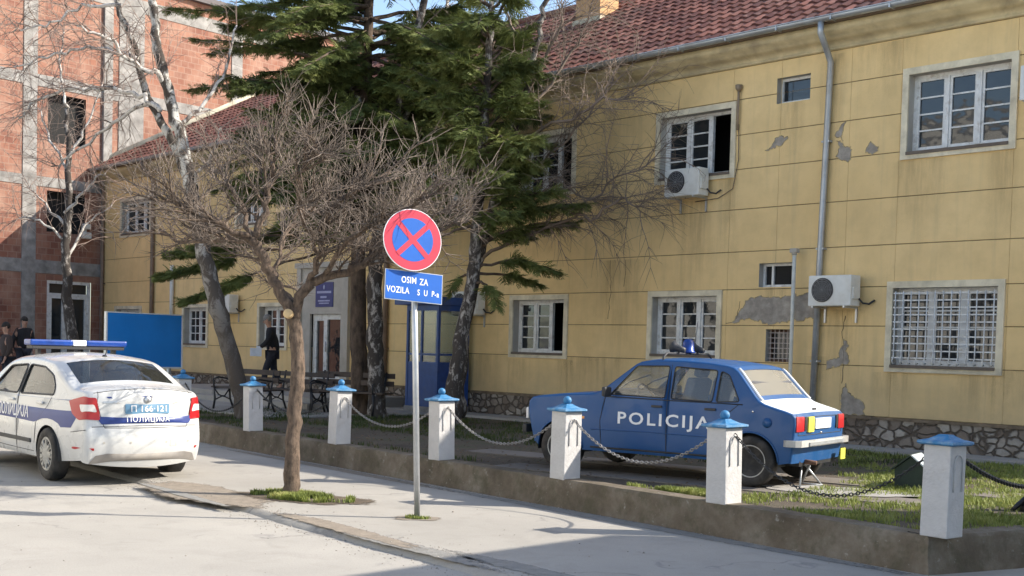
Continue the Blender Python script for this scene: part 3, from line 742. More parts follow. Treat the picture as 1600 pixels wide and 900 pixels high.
M['crack'] = simple('crack_dark', (.10, .07, .045), .95)
def crack(pts):
    P = []
    for i in range(len(pts)-1):
        a, b = Vector(pts[i]), Vector(pts[i+1])
        for j in range(6): p = a.lerp(b, j/6); P.append(Vector((p.x+.03*noise.noise(Vector((p.x*9, p.y*9, 4))), -.002, p.y)))
    ck.tube(P, [.004+.004*abs(noise.noise(p*5)) for p in P], 4)
crack([(.03, 1.28), (.05, 1.7), (.0, 2.1), (.06, 2.4)]); crack([(-2.13, 2.24), (-2.3, 2.22)]); crack([(-2.05, 2.3), (-1.98, 2.66)])
crack([(-5.0, 3.4), (-4.95, 2.8), (-5.02, 2.2)]); crack([(-4.6, 3.4), (-4.64, 2.8)])
ck.build('crack', M['crack'], YB)
# thin conduit / cable along the wall
cb = MB(); cb.tube([(-3.0, -.03, 4.35), (-2.5, -.03, 4.38), (-2.2, -.03, 4.52), (-2.1, -.03, 5.0), (-2.12, -.03, 5.6)], .008, 5)
cb.build('cable', simple('cable', (.12, .09, .06)), YB)
# ---- air conditioners (bolted to the wall, things of their own)
def aircon(u, z, label, y=-.06, sc=1.0):
    e = empty('air_conditioner', label, 'air conditioner', 'air conditioner units on the ochre wall', FAC @ T(u, y, z) @ Matrix.Scale(sc, 4))
    MB().box((0, -.17, .24), (.76, .28, .48), bev=.018).build('casing', M['whitepl'], e)
    c = MB(); Mx = T(-.12, -.315, .25) @ Matrix.Rotation(R_(90), 4, 'X')
    c.lathe([(.19, -.006), (.19, .012), (.175, .012)], 28, Mx, False)
    fo = c.build('fan_opening', M['black'], e)
    gq = MB()
    for r in (.05, .08, .11, .14, .17): gq.tube([(-.12+r*math.cos(a*.2618), -.333, .25+r*math.sin(a*.2618)) for a in range(25)], .0035, 4)
    for k in range(6): a = k*math.pi/6; gq.tube([(-.12-.18*math.cos(a), -.332, .25-.18*math.sin(a)), (-.12+.18*math.cos(a), -.332, .25+.18*math.sin(a))], .003, 4)
    gq.build('fan_grille', simple('grille_grey', (.28, .28, .28), .6) if 'fg' not in M else M['fg'], e)
    MB().box((.39, -.17, .2), (.03, .2, .18), bev=.01).build('valve_cover', M['whitepl'], e)
    for s in (-.28, .28):
        b = MB(); b.b2(s-.015, s+.015, -.34, .06, -.03, -.0); b.b2(s-.015, s+.015, .03, .058, -.25, -.03); b.build('bracket', M['galv'], e)
    p = MB(); p.tube([(.40, -.1, .12), (.46, -.08, .05), (.52, 0, .04), (.6, .03, .1)], .016, 6); p.build('hose', M['black'], e)
    return e
M['fg'] = simple('grille_grey', (.28, .28, .28), .6)
aircon(-3.05, 4.42, 'air conditioner hanging under the open upstairs window beside the thin vent pipe')
aircon(-.03, 2.49, 'air conditioner beside the grey downpipe, left of the barred window')
aircon(-18.6, 2.46, 'small air conditioner on the far wall behind the leaning birch trunk')
aircon(-8.75, 2.38, 'air conditioner half hidden by the dark tree trunk to the right of the guard booth')
aircon(3.24, 5.30, 'air conditioner cut by the top right edge, right of the upper window')
# pole in front of the wall
e = empty('wall_pole', 'thin whitish pole with small box head standing before the wall near the downpipe', 'pole', M=FAC @ T(-.83, -.16, 0))
MB().tube([(0, 0, .33), (0, 0, 3.35)], .032, 10).build('shaft', simple('pole_cream', (.62, .6, .52), .6), e)
hd = MB(); hd.box((0, 0, 3.40), (.13, .10, .07), bev=.01); hd.tube([(0, 0, 3.33), (0, 0, 3.37)], .045, 8); hd.build('head', M['greyrender'], e)
# plaque above entrance
e = empty('entrance_plaque', 'dark blue plaque with pale lines of writing above the white entrance door', 'sign', M=FAC @ T(-14.28, -.045, 2.89))
MB().box((0, 0, 0), (.74, .03, .60), bev=.006).build('board', simple('plaque_blue', (.018, .03, .16), .4), e)
bl = MB(); 
bl.ball((0, -.02, .18), .05, 8, (.8, .2, 1.2)); bl.box((0, -.018, .06), (.6, .006, .055)); bl.box((-.02, -.018, -.06), (.26, .006, .05)); bl.box((0, -.018, -.15), (.5, .006, .035)); bl.box((0, -.018, -.21), (.42, .006, .03))
bl.build('lettering', simple('plaque_text', (.34, .36, .55), .6), e)
# ================================================================== BRICK BUILDING
BC = fac(-26.75, -.25, 0); BA = R_(40)
BMx = Matrix(((math.sin(BA), -math.cos(BA), 0, BC.x), (math.cos(BA), math.sin(BA), 0, BC.y), (0, 0, 1, 0), (0, 0, 0, 1)))  # x = along (receding right), y = behind
BB = empty('brick_building', 'tall unfinished hollow-brick building with grey concrete frame at the left', 'building', M=BMx)
bh = [(-2.15, -.89, 7.62, 9.1), (-2.15, -.89, 4.9, 6.15), (-2.12, -.64, .3, 3.42)]
holes = bh
bw = MB(); grid_faces(bw, [-9, 11]+[x for h in bh for x in h[:2]], [0, 13.1]+[x for h in bh for x in h[2:]], 0)
bw.add([(-9, 0, 0), (-9, 12, 0), (-9, 12, 13.1), (-9, 0, 13.1)], [(0, 1, 2, 3)]); bw.add([(11, 0, 0), (11, 12, 0), (11, 12, 13.1), (11, 0, 13.1)], [(0, 1, 2, 3)]); bw.add([(-9, 0, 13.1), (11, 0, 13.1), (11, 12, 13.1), (-9, 12, 13.1)], [(0, 1, 2, 3)])
bw.build('brick_wall', M['brick'], BB)
for x in (-2.95, .25, 4.6, 8.2):
    MB().b2(x, x+(.44 if x < 0 else .9 if x < 1 else .45), -.03, .1, 0, 12.2).build('concrete_column', M['concrete'], BB)
MB().b2(-.32, -.02, -.10, .1, 0, 12.2).build('corner_column', M['concrete'], BB)
for z, t in ((3.62, .40), (6.25, .3), (9.25, .35), (12.2, .42)):
    MB().b2(-8.99, 10.99, -.02, .1, z, z+t).build('concrete_beam', M['concrete'], BB)
MB().b2(-9.1, 11.1, -.18, .3, 13.05, 13.25).build('roof_coping', simple('dark_coping', (.12, .11, .11), .8), BB)
for (a, b, c, d) in bh[:2]: MB().b2(a-.35, b+.35, .25, .5, c-.3, d+.3).build('window_void', M['dark'], BB)
a, b, c, d = bh[2]
dd = MB(); dframe(dd, a, b, c, d, .09, .02, .1); dd.b2(a+.09, b-.09, .02, .1, d-.45, d-.38)
mm_ = (a+b)/2; dframe(dd, a+.09, mm_-.12, c+.09, d-.45, .09, .03, .09); dframe(dd, mm_-.12, b-.09, c+.09, d-.45, .09, .035, .095)
do_ = dd.build('double_door', M['whitep'], BB); MB().b2(a+.1, b-.1, .1, .13, c, d).build('pane', M['pane'], do_)
lb = MB(); lb.box((0, 0, 0), (.26, .14, .16), bev=.02); lb.box((0, -.01, -.28), (.28, .16, .2), bev=.03); lb.b2(-.02, .02, .02, .2, -.3, 0)
lo = lb.build('wall_lamp', M['whitepl']); lo.matrix_world = BMx @ T(-.95, -.22, 5.15)
tag(lo, 'white double box lamp fixed on the brick wall behind the thin birch', 'wall lamp')
# buildings outside the frame (they cast the shade on the street and stand in the window reflections)
def offbuilding(name, Mx, sx, sy, h, label, mat, nwin, cat='building'):
    e = empty(name, label, cat, M=Mx)
    MB().b2(0, sx, 0, sy, -.04, h).build('wall', mat, e)
    MB().b2(-.0, sx+.0, -.0, sy+.0, h+.002, h+.25).build('roof_slab', M['concrete'], e)
    for i in range(nwin):
        for k in range(int(h//3)):
            for side in (0, 1):
                if side == 0: bx = (.8+i*(sx-1)/nwin, 1.9+i*(sx-1)/nwin, -.03, -.0, 1+k*3, 2.4+k*3)
                else: bx = (sx+.0, sx+.03, .8+i*(sy-1)/nwin, 1.9+i*(sy-1)/nwin, 1+k*3, 2.4+k*3)
                f = MB().b2(*bx).build('window', M['whitep'], e)
                q = bx[:]
                if side == 0: MB().b2(q[0]+.08, q[1]-.08, -.045, -.031, q[4]+.08, q[5]-.08).build('pane', M['pane'], f)
                else: MB().b2(sx+.031, sx+.045, q[2]+.08, q[3]-.08, q[4]+.08, q[5]-.08).build('pane', M['pane'], f)
NH = 6.0
nx = .95+NH/math.tan(SUN_EL); nd = Vector((-.707, -.707, 0)); ne = Vector((.707, -.707, 0))
Mn = Matrix(((nd.x, ne.x, 0, nx), (nd.y, ne.y, 0, 11.1), (0, 0, 1, 0), (0, 0, 0, 1)))
offbuilding('neighbouring_building', Mn, 6.5, 9, NH-.25, 'pale two-storey neighbour standing out of frame to the right', M['render'], 2)
offbuilding('opposite_building', T(-25, -12, 0), 10, 34, 9.2, 'pale building across the street, out of frame to the left', M['render'], 9)
# ================================================================== LOW WALL
def wall_along(pts, h, th, name, label):
    mb = MB(); ps = []
    for i in range(len(pts)-1):
        k = max(2, int((pts[i+1]-pts[i]).length/.12))
        for j in range(k): ps.append((pts[i].lerp(pts[i+1], j/k), (pts[i+1]-pts[i]).normalized()))
    ps.append((pts[-1], (pts[-1]-pts[-2]).normalized()))
    vs = []
    for p, d in ps:
        nrm = Vector((d.y, -d.x, 0)) if d.y < 0 else Vector((d.y, -d.x, 0))
        if nrm.y > 0: nrm = -nrm      # towards street
        r = lambda k, s: s*noise.noise(p*3+Vector((k*7, 0, 0)))+s*.6*noise.noise(p*11+Vector((k*5, 1, 0)))
        prof = [(.035+r(1, .02), -.06), (.02+r(2, .015), .02+r(6, .01)), (r(3, .012), .15), (r(4, .012), h-.03), (-.018, h-.004+r(5, .006)), (-th+.02, h+r(7, .006)), (-th, h-.02), (-th, -.06)]
        vs += [p+nrm*a+Vector((0, 0, z)) for a, z in prof]
    L = 8; n = len(ps)
    mb.add(vs, [(i*L+k, (i+1)*L+k, (i+1)*L+k+1, i*L+k+1) for i in range(n-1) for k in range(L-1)], True)
    mb.add(vs[:L], [tuple(range(L))]); mb.add(vs[-L:], [tuple(range(L))[::-1]])
    o = mb.build(name, M['lowwall'], angle=40); return tag(o, label, 'wall')
wall_along([W0, W1, W2, W3], .31, .24, 'low_wall', 'low mossy concrete kerb wall carrying the white pillars along the garden')
# vertical concrete footing at the corner pillar
# pillars --------------------------------------------------------------
wdir = (W2-W1).normalized(); wn = Vector((wdir.y, -wdir.x, 0)); wn = wn if wn.y < 0 else -wn
WANG = math.atan2(wdir.y, wdir.x)
def pillar_at(px):   # where the wall's mid line crosses this column of the picture
    t = (px-800)/FPX; A = W1-wn*.12
    s = (t*A.y-A.x)/(wdir.x-t*wdir.y); return A+wdir*s
PW, PH = .235, .72
def make_pillar():
    e = empty('pillar'); mb = MB(); h = PW/2
    vs = []; 
    for z, k in ((0, 1.0), (.02, 1), (PH*.5, .99), (PH-.0, .985)): vs += [(-h*k, -h*k, z), (h*k, -h*k, z), (h*k, h*k, z), (-h*k, h*k, z)]
    fs = [(0, 3, 2, 1), (12, 13, 14, 15)]+[(i*4+k, i*4+(k+1) % 4, i*4+4+(k+1) % 4, i*4+4+k) for i in range(3) for k in range(4)]
    mb.add(vs, fs); sh = mb.build('shaft', M['pillar'], e)
    bv = sh.modifiers.new('b', 'BEVEL'); bv.width = .008; bv.segments = 2
    ar = MB(); r = .06
    pts = [(h+.004, -r, .36), (h+.004, -r, PH-.14)]+[(h+.004, -r*math.cos(a), PH-.14+r*1.1*math.sin(a)) for a in [k*math.pi/8 for k in range(1, 8)]]+[(h+.004, r, PH-.14), (h+.004, r, .36)]
    ar.tube(pts, .006, 5); ar.build('arch_moulding', M['pillar'], e)
    cp = MB(); a, b = h+.038, h-.03
    z0 = PH
    vs = []
    for z, k in ((z0, a-.015), (z0+.012, a), (z0+.03, a-.002), (z0+.045, h*.8), (z0+.075, .045), (z0+.08, .04)): vs += [(-k, -k, z), (k, -k, z), (k, k, z), (-k, k, z)]
    fs = [(0, 3, 2, 1), (20, 21, 22, 23)]+[(i*4+k, i*4+(k+1) % 4, i*4+4+(k+1) % 4, i*4+4+k) for i in range(5) for k in range(4)]
    cp.add(vs, fs); cp.build('cap', M['cap'], e)
    MB().ball((0, 0, PH+.116), .046, 12).build('finial', M['cap'], e)
    return e
ppx = [(284, 'white pillar with blue ball cap, mostly hidden by the rear of the white police car'),
       (396, 'white pillar with blue cap between the white police car and the bare pruned tree'),
       (531, 'white pillar with blue ball cap just right of the pruned tree trunk'),
       (692, 'white pillar with blue ball cap just right of the no stopping sign post'),
       (886, 'white pillar with blue cap in front of the front wheel of the old blue car'),
       (1136, 'white pillar with blue cap in front of the rear wheel of the old blue car'),
       (1479, 'largest white pillar, flat blue cap without a ball, at the corner of the low wall')]
pil = make_pillar(); PILS = []
for i, (px, lab) in enumerate(ppx):
    o = pil if i == 0 else copy_tree(pil)
    p = pillar_at(px)
    o.matrix_world = T(p.x, p.y, .30) @ rot_z(WANG) @ rot_z(R_((i*37 % 9)-4)) @ Matrix.Rotation(R_((.9, -.7, .4, -1.1, .8, -.5, .3)[i]), 4, 'Y') @ Matrix.Rotation(R_((-.6, .8, -1, .5, .3, .9, -.4)[i]), 4, 'X') @ Matrix.Diagonal((1, 1, (1, .97, 1.02, 1, 1.01, .98, 1)[i], 1))
    tag(o, lab, 'pillar', 'white pillars with blue caps along the low wall'); PILS.append(p)
    if i == 6:
        for ch in list(o.children):
            if ch.name.startswith('finial'): bpy.data.objects.remove(ch)
# chains ------------------------------------------------------------------
def chain(a, b, sag, label, mat, link=.045, r=.0052):
    n = 60; P = [a.lerp(b, i/n)+Vector((0, 0, -sag*4*(i/n)*(1-i/n))) for i in range(n+1)]
    L = sum((P[i+1]-P[i]).length for i in range(n)); k = int(L/(link*.78)); mb = MB(); acc = 0; j = 0; seg = 0
    for q in range(k):
        s = L*(q+.5)/k
        while seg < n-1 and acc+(P[seg+1]-P[seg]).length < s: acc += (P[seg+1]-P[seg]).length; seg += 1
        t = (s-acc)/(P[seg+1]-P[seg]).length; c = P[seg].lerp(P[seg+1], t); d = (P[seg+1]-P[seg]).normalized()
        side = d.cross(Vector((0, 0, 1))).normalized(); up = side.cross(d)
        e = side if q % 2 else up
        ring = [c+d*(link*.5*math.cos(w_))+e*(link*.30*math.sin(w_)) for w_ in [m*math.pi/4 for m in range(8)]]; ring.append(ring[0]); 
        mb.tube(ring, r, 5, cap=False)
    o = mb.build('chain', mat); return tag(o, label, 'chain', 'chains hanging between the pillars')
labs = ['sagging chain in front of the bench, left of the leaning birch', 'sagging chain between the pillars on both sides of the pruned tree',
        'pale chain between the two pillars on both sides of the sign post', 'pale chain right of the sign post reaching to the nose of the old blue car',
        'thin chain across the doors of the old blue car', 'dark sagging chain low behind the rear bumper of the old blue car']
for i in range(6):
    a, b = PILS[i]+wdir*.11, PILS[i+1]-wdir*.11
    z = .30+PH-.07
    chain(a+Vector((0, 0, z)), b+Vector((0, 0, z)), (.42, .3, .32, .36, .37, .45)[i], labs[i], M['chain'] if i in (2, 3, 4) else M['chaindark'])
p = PILS[6]
chain(p+Vector((.12, .1, .95)), Vector((4.95, 11.2, .55)), .1, 'dark chain running right from the corner pillar to the black stump', M['chaindark'], r=.011)
# black ornamental post at the right frame edge
e = empty('iron_stump', 'short black tapered iron stump on the grass at the right edge', 'bollard', M=T(4.93, 11.35, SOIL))
MB().lathe([(.15, 0), (.13, .05), (.09, .1), (.075, .28), (.1, .33), (.05, .4), (.02, .44)], 14).build('body', M['black'], e)
MB().tube([(-.09, 0, .12), (-.17, 0, .05), (-.22, 0, .0)], [.03, .025, .02], 6).build('foot', M['black'], e)
# ================================================================== CARS
def pip(x, y, poly):
    c = False; j = len(poly)-1
    for i in range(len(poly)):
        xi, yi = poly[i]; xj, yj = poly[j]
        if (yi > y) != (yj > y) and x < (xj-xi)*(y-yi)/(yj-yi)+xi: c = not c
        j = i
    return c
def cdt(outline, holes_, gridstep, extra=()):
    vs = []; es = []
    def loop(p):
        b = len(vs); vs.extend(Vector(q) for q in p); es.extend((b+i, b+(i+1) % len(p)) for i in range(len(p)))
    loop(outline)
    for h in holes_: loop(h)
    for line in extra:
        b = len(vs); vs.extend(Vector(q) for q in line); es.extend((b+i, b+i+1) for i in range(len(line)-1))
    xs = [p[0] for p in outline]; ys = [p[1] for p in outline]
    if gridstep:
        x = min(xs)+gridstep*.53
        while x < max(xs):
            y = min(ys)+gridstep*.47
            while y < max(ys):
                if pip(x, y, outline) and not any(pip(x, y, h) for h in holes_): vs.append(Vector((x, y)))
                y += gridstep
            x += gridstep
    V, E_, Fc, _, _, _ = geometry.delaunay_2d_cdt(vs, es, [], 0, 1e-5)
    out = []
    for f in Fc:
        cx = sum(V[i].x for i in f)/3; cy = sum(V[i].y for i in f)/3
        if pip(cx, cy, outline) and not any(pip(cx, cy, h) for h in holes_): out.append(tuple(f))
    return [(v.x, v.y) for v in V], out
def roundpoly(p, r, k=4):
    out = []; n = len(p)
    for i in range(n):
        a, b, c = Vector(p[i-1]), Vector(p[i]), Vector(p[(i+1) % n])
        d1, d2 = (a-b), (c-b); rr = min(r, d1.length*.45, d2.length*.45)
        s, e = b+d1.normalized()*rr, b+d2.normalized()*rr
        for j in range(k+1):
            t = j/k; q = s*(1-t)**2+b*2*t*(1-t)+e*t*t; out.append((q.x, q.y))
    return out
def shrink(p, d):
    cx = sum(q[0] for q in p)/len(p); cy = sum(q[1] for q in p)/len(p)
    return [(q[0]+(cx-q[0])*d, q[1]+(cy-q[1])*d) for q in p]
def car_shell(root, sp):
    W, zb = sp['W'], sp['belt']
    def Y(x, z):
        t = (x-sp['xc'])/sp['hl']; y = W*(1-sp['taper']*abs(t)**sp.get('tp', 3.5))
        if z > zb: y -= (z-zb)*sp['tumble']+.0
        y -= sp.get('shoulder', .02)*max(0, (z-sp['zm'])/(zb-sp['zm']))**2 if z < zb and z > sp['zm'] else (sp.get('shoulder', .02) if z >= zb else 0)
        if z < sp['zm']: y -= .07*((sp['zm']-z)/sp['zm'])**2
        return y
    # resample top line
    top = []
    raw = sp['top']
    for i in range(len(raw)-1):
        a, b = Vector(raw[i][:2]), Vector(raw[i+1][:2]); k = max(1, int((b-a).length/.07))
        for j in range(k): top.append((a.lerp(b, j/k), raw[i][2]))
    top.append((Vector(raw[-1][:2]), raw[-1][2]))
    P = [t[0] for t in top]; tags = [t[1] for t in top]; n = len(P)
    # smooth the line a little, keep ends
    for it in range(sp.get('smooth', 2)):
        P = [P[0]]+[(P[i-1]+P[i]*2+P[i+1])/4 for i in range(1, n-1)]+[P[-1]]
    nrm = []
    for i in range(n):
        d = (P[min(i+1, n-1)]-P[max(i-1, 0)]).normalized(); nrm.append(Vector((-d.y, d.x)))   # going rear->front over the top: left normal = outward
    for it in range(3): nrm = [nrm[0]]+[(nrm[i-1]+nrm[i]*2+nrm[i+1]).normalized() for i in range(1, n-1)]+[nrm[-1]]
    r = sp['fillet']
    inner = [P[i]-nrm[i]*r for i in range(n)]
    # bottom line with arches (front -> rear)
    bot = []
    zs = sp['sill']
    def arch(xc, zc, ra):
        a0 = math.asin(min(1, (zs-zc)/ra)) if abs(zs-zc) < ra else 0
        return [(xc+ra*math.cos(a0+(math.pi-2*a0)*k/18), zc+ra*math.sin(a0+(math.pi-2*a0)*k/18)) for k in range(19)]
    bot += arch(*sp['arch_f']); bot += arch(*sp['arch_r'])
    outline = [(p.x, p.y) for p in inner]+bot
    holes_ = [roundpoly(h, sp.get('wr', .035)) for h in sp['windows']]
    seams = [[(x, z) for x, z in s] for s in sp['seams']]
    V, Fc = cdt(outline, holes_, .085, seams)
    regs = {}
    def reg(cx, cz):
        for nm, x0, x1 in sp['doors']:
            if x0 < cx < x1 and cz > zs+.02 and cz < sp['doortop']: return nm
        return 'body'
    for f in Fc:
        cx = sum(V[i][0] for i in f)/3; cz = sum(V[i][1] for i in f)/3; regs.setdefault(reg(cx, cz), []).append(f)
    body = MB(); parts = {}
    for s in (1, -1):
        for nm, fl in regs.items():
            mb = body if nm == 'body' else MB()
            used = sorted({i for f in fl for i in f}); mp = {u: k for k, u in enumerate(used)}
            mb.add([(V[u][0], s*Y(*V[u]), V[u][1]) for u in used], [tuple(mp[i] for i in (f if s < 0 else f[::-1])) for f in fl], True)
            if nm != 'body': parts[(nm, s)] = mb
    # fillets
    K = 5
    for s in (1, -1):
        vs = []
        for i in range(n):
            yi = Y(inner[i].x, inner[i].y)
            for k in range(K+1):
                a = math.pi/2*k/K; q = inner[i]+nrm[i]*(r*math.sin(a)); vs.append((q.x, s*(yi-r*(1-math.cos(a))), q.y))
        fs = [(i*(K+1)+k, (i+1)*(K+1)+k, (i+1)*(K+1)+k+1, i*(K+1)+k+1) for i in range(n-1) for k in range(K)]
        body.add(vs, [f if s > 0 else f[::-1] for f in fs], True)
    # top strips
    COLN = 12
    def cols(i, y0, y1, lift=0):
        yi = Y(inner[i].x, inner[i].y)-r; cr = sp['crown'].get(tags[min(i, n-1)], .02); crs = [sp['crown'].get(tags[max(0, min(n-1, i+d))], .02) for d in (-3, -2, -1, 0, 1, 2, 3)]; cr = sum(crs)/7
        out = []
        for k in range(COLN+1):
            y = (y0 + (y1-y0)*k/COLN)*yi; u = y/yi; q = P[i]+nrm[i]*(cr*(1-u*u)+lift); out.append((q.x, y, q.y))
        return out
    segs = {}
    i = 0
    while i < n-1:
        j = i
        while j < n-1 and tags[j] == tags[i]: j += 1
        segs.setdefault(tags[i], []).append((i, j)); i = j
    def strip(mb, i0, i1, y0, y1, lift=0):
        vs = []
        for i in range(i0, i1+1): vs += cols(i, y0, y1, lift)
        C1 = COLN+1
        mb.add(vs, [(a*C1+k, a*C1+k+1, (a+1)*C1+k+1, (a+1)*C1+k) for a in range(i1-i0) for k in range(COLN)], True)
    res = {}
    for tg, lst in segs.items():
        for (a, b) in lst:
            if tg in ('rearglass', 'windshield'):
                fr = sp.get('gframe', .1)
                strip(body, a, b, -1, -1+fr); strip(body, a, b, 1-fr, 1)
                strip(body, a, a+1, -1+fr, 1-fr); strip(body, b-1, b, -1+fr, 1-fr)
                gm = MB(); strip(gm, a+1, b-1, -1+fr, 1-fr, -.004); res[tg] = gm
            elif tg in ('roof', 'hood', 'trunk', 'tail'):
                m = MB(); strip(m, a, b, -1, 1); res[tg] = m
            else: strip(body, a, b, -1, 1)
    mats = sp['mats']; objs = {}
    objs['body'] = body.build('body', mats['body'], root, angle=42)
    for (nm, s), mb in parts.items(): objs[(nm, s)] = mb.build('door', mats['body'], root, angle=42)
    nmap = dict(rearglass='rear_window', windshield='windshield', roof='roof', hood='hood', trunk='trunk_lid', tail='tail_panel')
    for tg, m in res.items():
        mt = mats.get(tg, mats['body']); objs[tg] = m.build(nmap[tg], mt, root, angle=42)
    # side glass
    for s in (1, -1):
        for h in holes_:
            V2, F2 = cdt(shrink(h, -.02), [], .15)
            mb = MB(); mb.add([(x, s*(Y(x, z)-.012), z) for x, z in V2], F2, True)
            tr = MB(); tr.tube([(x, s*(Y(x, z)+.001), z) for x, z in h+[h[0]]], sp.get('trim', .008), 4)
            so_ = mb.build('side_window', mats['glass'], root); tr.build('window_trim', mats.get('trim', M['plasticblk']), so_)
    sm_ = MB()
    for s in (1, -1):
        for line in seams:
            pts = []
            for i in range(len(line)-1):
                a, b = Vector(line[i]), Vector(line[i+1]); k = max(2, int((b-a).length/.07))
                pts += [a.lerp(b, j/k) for j in range(k)]
            pts.append(Vector(line[-1])); sm_.tube([(p.x, s*(Y(p.x, p.y)-.001), p.y) for p in pts], .0045, 4)
    for key in sp.get('cross_seams', []):
        i = min(range(n), key=lambda q: (P[q]-Vector(key)).length); c = cols(i, -1, 1, -.001); sm_.tube(c, .005, 4)
    sm_.build('panel_gap', M['black'], root)
    # wheel liners + under body
    ub = MB(); x0, x1 = sp['under']; zt = sp['sill']+.02
    ub.b2(x0, x1, -.5, .5, sp['sill']-.02, sp['sill']+.18)
    ub.b2(sp['arch_r'][0]+sp['arch_r'][2], sp['arch_f'][0]-sp['arch_f'][2], -W+.09, W-.09, sp['sill']-.0, sp['sill']+.16)
    for (xc, zc, ra) in (sp['arch_f'], sp['arch_r']):
        for s in (1, -1):
            vs = []; 
            for k in range(19):
                a = math.pi*k/18*1.1-.157
                for y in (W-.03, W-.26): vs.append((xc+(ra+.004)*math.cos(a), s*y, zc+(ra+.004)*math.sin(a)))
            ub.add(vs, [(2*k, 2*k+1, 2*k+3, 2*k+2) for k in range(18)], True)
            ub.add([vs[2*k+1] for k in range(19)], [tuple(range(19))])
    ub.build('underbody', M['black'], root)
    # interior
    it = MB(); bz = zb-.06
    it.add([(sp['cab'][0], -W+.2, sp['sill']+.17), (sp['cab'][1], -W+.2, sp['sill']+.17), (sp['cab'][1], W-.2, sp['sill']+.17), (sp['cab'][0], W-.2, sp['sill']+.17)], [(0, 1, 2, 3)])
    it.b2(sp['dash']-.05, sp['dash']+.35, -W+.12, W-.12, zb-.35, zb-.05)
    it.add([(sp['parcel'][0], -W+.15, bz), (sp['parcel'][1], -W+.15, bz), (sp['parcel'][1], W-.15, bz), (sp['parcel'][0], W-.15, bz)], [(0, 1, 2, 3)])
    it.build('interior', M['seat'], root)
    for (sx, sy, wd2) in sp['seats']:
        sb = MB(); z0 = sp['sill']+.18
        sb.box((sx+.22, sy, z0+.12), (.5, wd2, .16), bev=.05)
        Mx = T(sx, sy, z0+.15) @ Matrix.Rotation(R_(-14), 4, 'Y')
        sb.box((0, 0, .27), (.12, wd2, .56), Mx, bev=.05)
        if wd2 < .8: sb.box((0, 0, .65), (.09, .26, .19), Mx, bev=.045); sb.tube([Mx @ Vector((0, 0, .5)), Mx @ Vector((0, 0, .6))], .01)
        sb.build('seat', M['seat'], root)
    st = MB(); c = Vector((sp['dash']-.16, sp.get('steer', .36), zb-.02)); R = Matrix.Rotation(R_(-65), 4, 'Y')
    st.tube([c+R.to_3x3() @ Vector((.18*math.cos(a), .18*math.sin(a), 0)) for a in [k*math.pi/10 for k in range(21)]], .014, 6); st.tube([c, c+Vector((.15, 0, -.08))], .02)
    st.build('steering_wheel', M['plasticblk'], root)
    bvhs = []
    allv = []; allf = []
    for k, o in objs.items():
        if k in ('rearglass', 'windshield'): pass
        me = o.data; b = len(allv); allv += [v.co.copy() for v in me.vertices]; allf += [tuple(b+i for i in p.vertices) for p in me.polygons]
    bvh = BVHTree.FromPolygons(allv, allf)
    return objs, bvh, Y
def project(verts, faces, origin, ux, uz, d, bvh, off, name, mat, parent, skirt=0):
    """lay a flat outline (verts in ux,uz coordinates) on to the body along d, as a thin applied piece"""
    o3 = Vector(origin); out = []
    for x, z in verts:
        p = o3+ux*x+uz*z; h = bvh.ray_cast(p-d*3, d)
        out.append((h[0] if h[0] is not None else p)-d*off)
    mb = MB(); n = len(out); fs = [tuple(f) for f in faces]
    if skirt:
        back = [q+d*(off+skirt) for q in out]
        from collections import Counter
        ec = Counter()
        for f in fs:
            for i in range(len(f)): ec[tuple(sorted((f[i], f[(i+1) % len(f)])))] += 1
        rim = [(a, b, b+n, a+n) for (a, b), c in ec.items() if c == 1]
        mb.add(out+back, fs+rim, False)
        return mb.build(name, mat, parent, angle=35)
    mb.add(out, fs, True); return mb.build(name, mat, parent)
def sideon(verts, faces, Yf, s, off, xo, zo, name, mat, parent):
    mb = MB(); vs = []
    for x, z in verts:
        X = xo-x*s; Z = zo+z; vs.append((X, s*(Yf(X, Z)+off), Z))
    mb.add(vs, [tuple(f) for f in faces], True); return mb.build(name, mat, parent)
def text_mesh(s, size, align='CENTER', bold=0.0, sx=1, sp=1.0):
    c = bpy.data.curves.new('t', 'FONT'); c.body = s; c.size = size; c.align_x = align; c.align_y = 'CENTER'; c.resolution_u = 3; c.offset = bold; c.space_character = sp
    o = bpy.data.objects.new('t', c); COL.objects.link(o); bpy.context.view_layer.update()
    me = bpy.data.meshes.new_from_object(o.evaluated_get(bpy.context.evaluated_depsgraph_get()))
    V = [(v.co.x*sx, v.co.y) for v in me.vertices]; Fc = [tuple(p.vertices) for p in me.polygons]
    bpy.data.objects.remove(o); return V, Fc
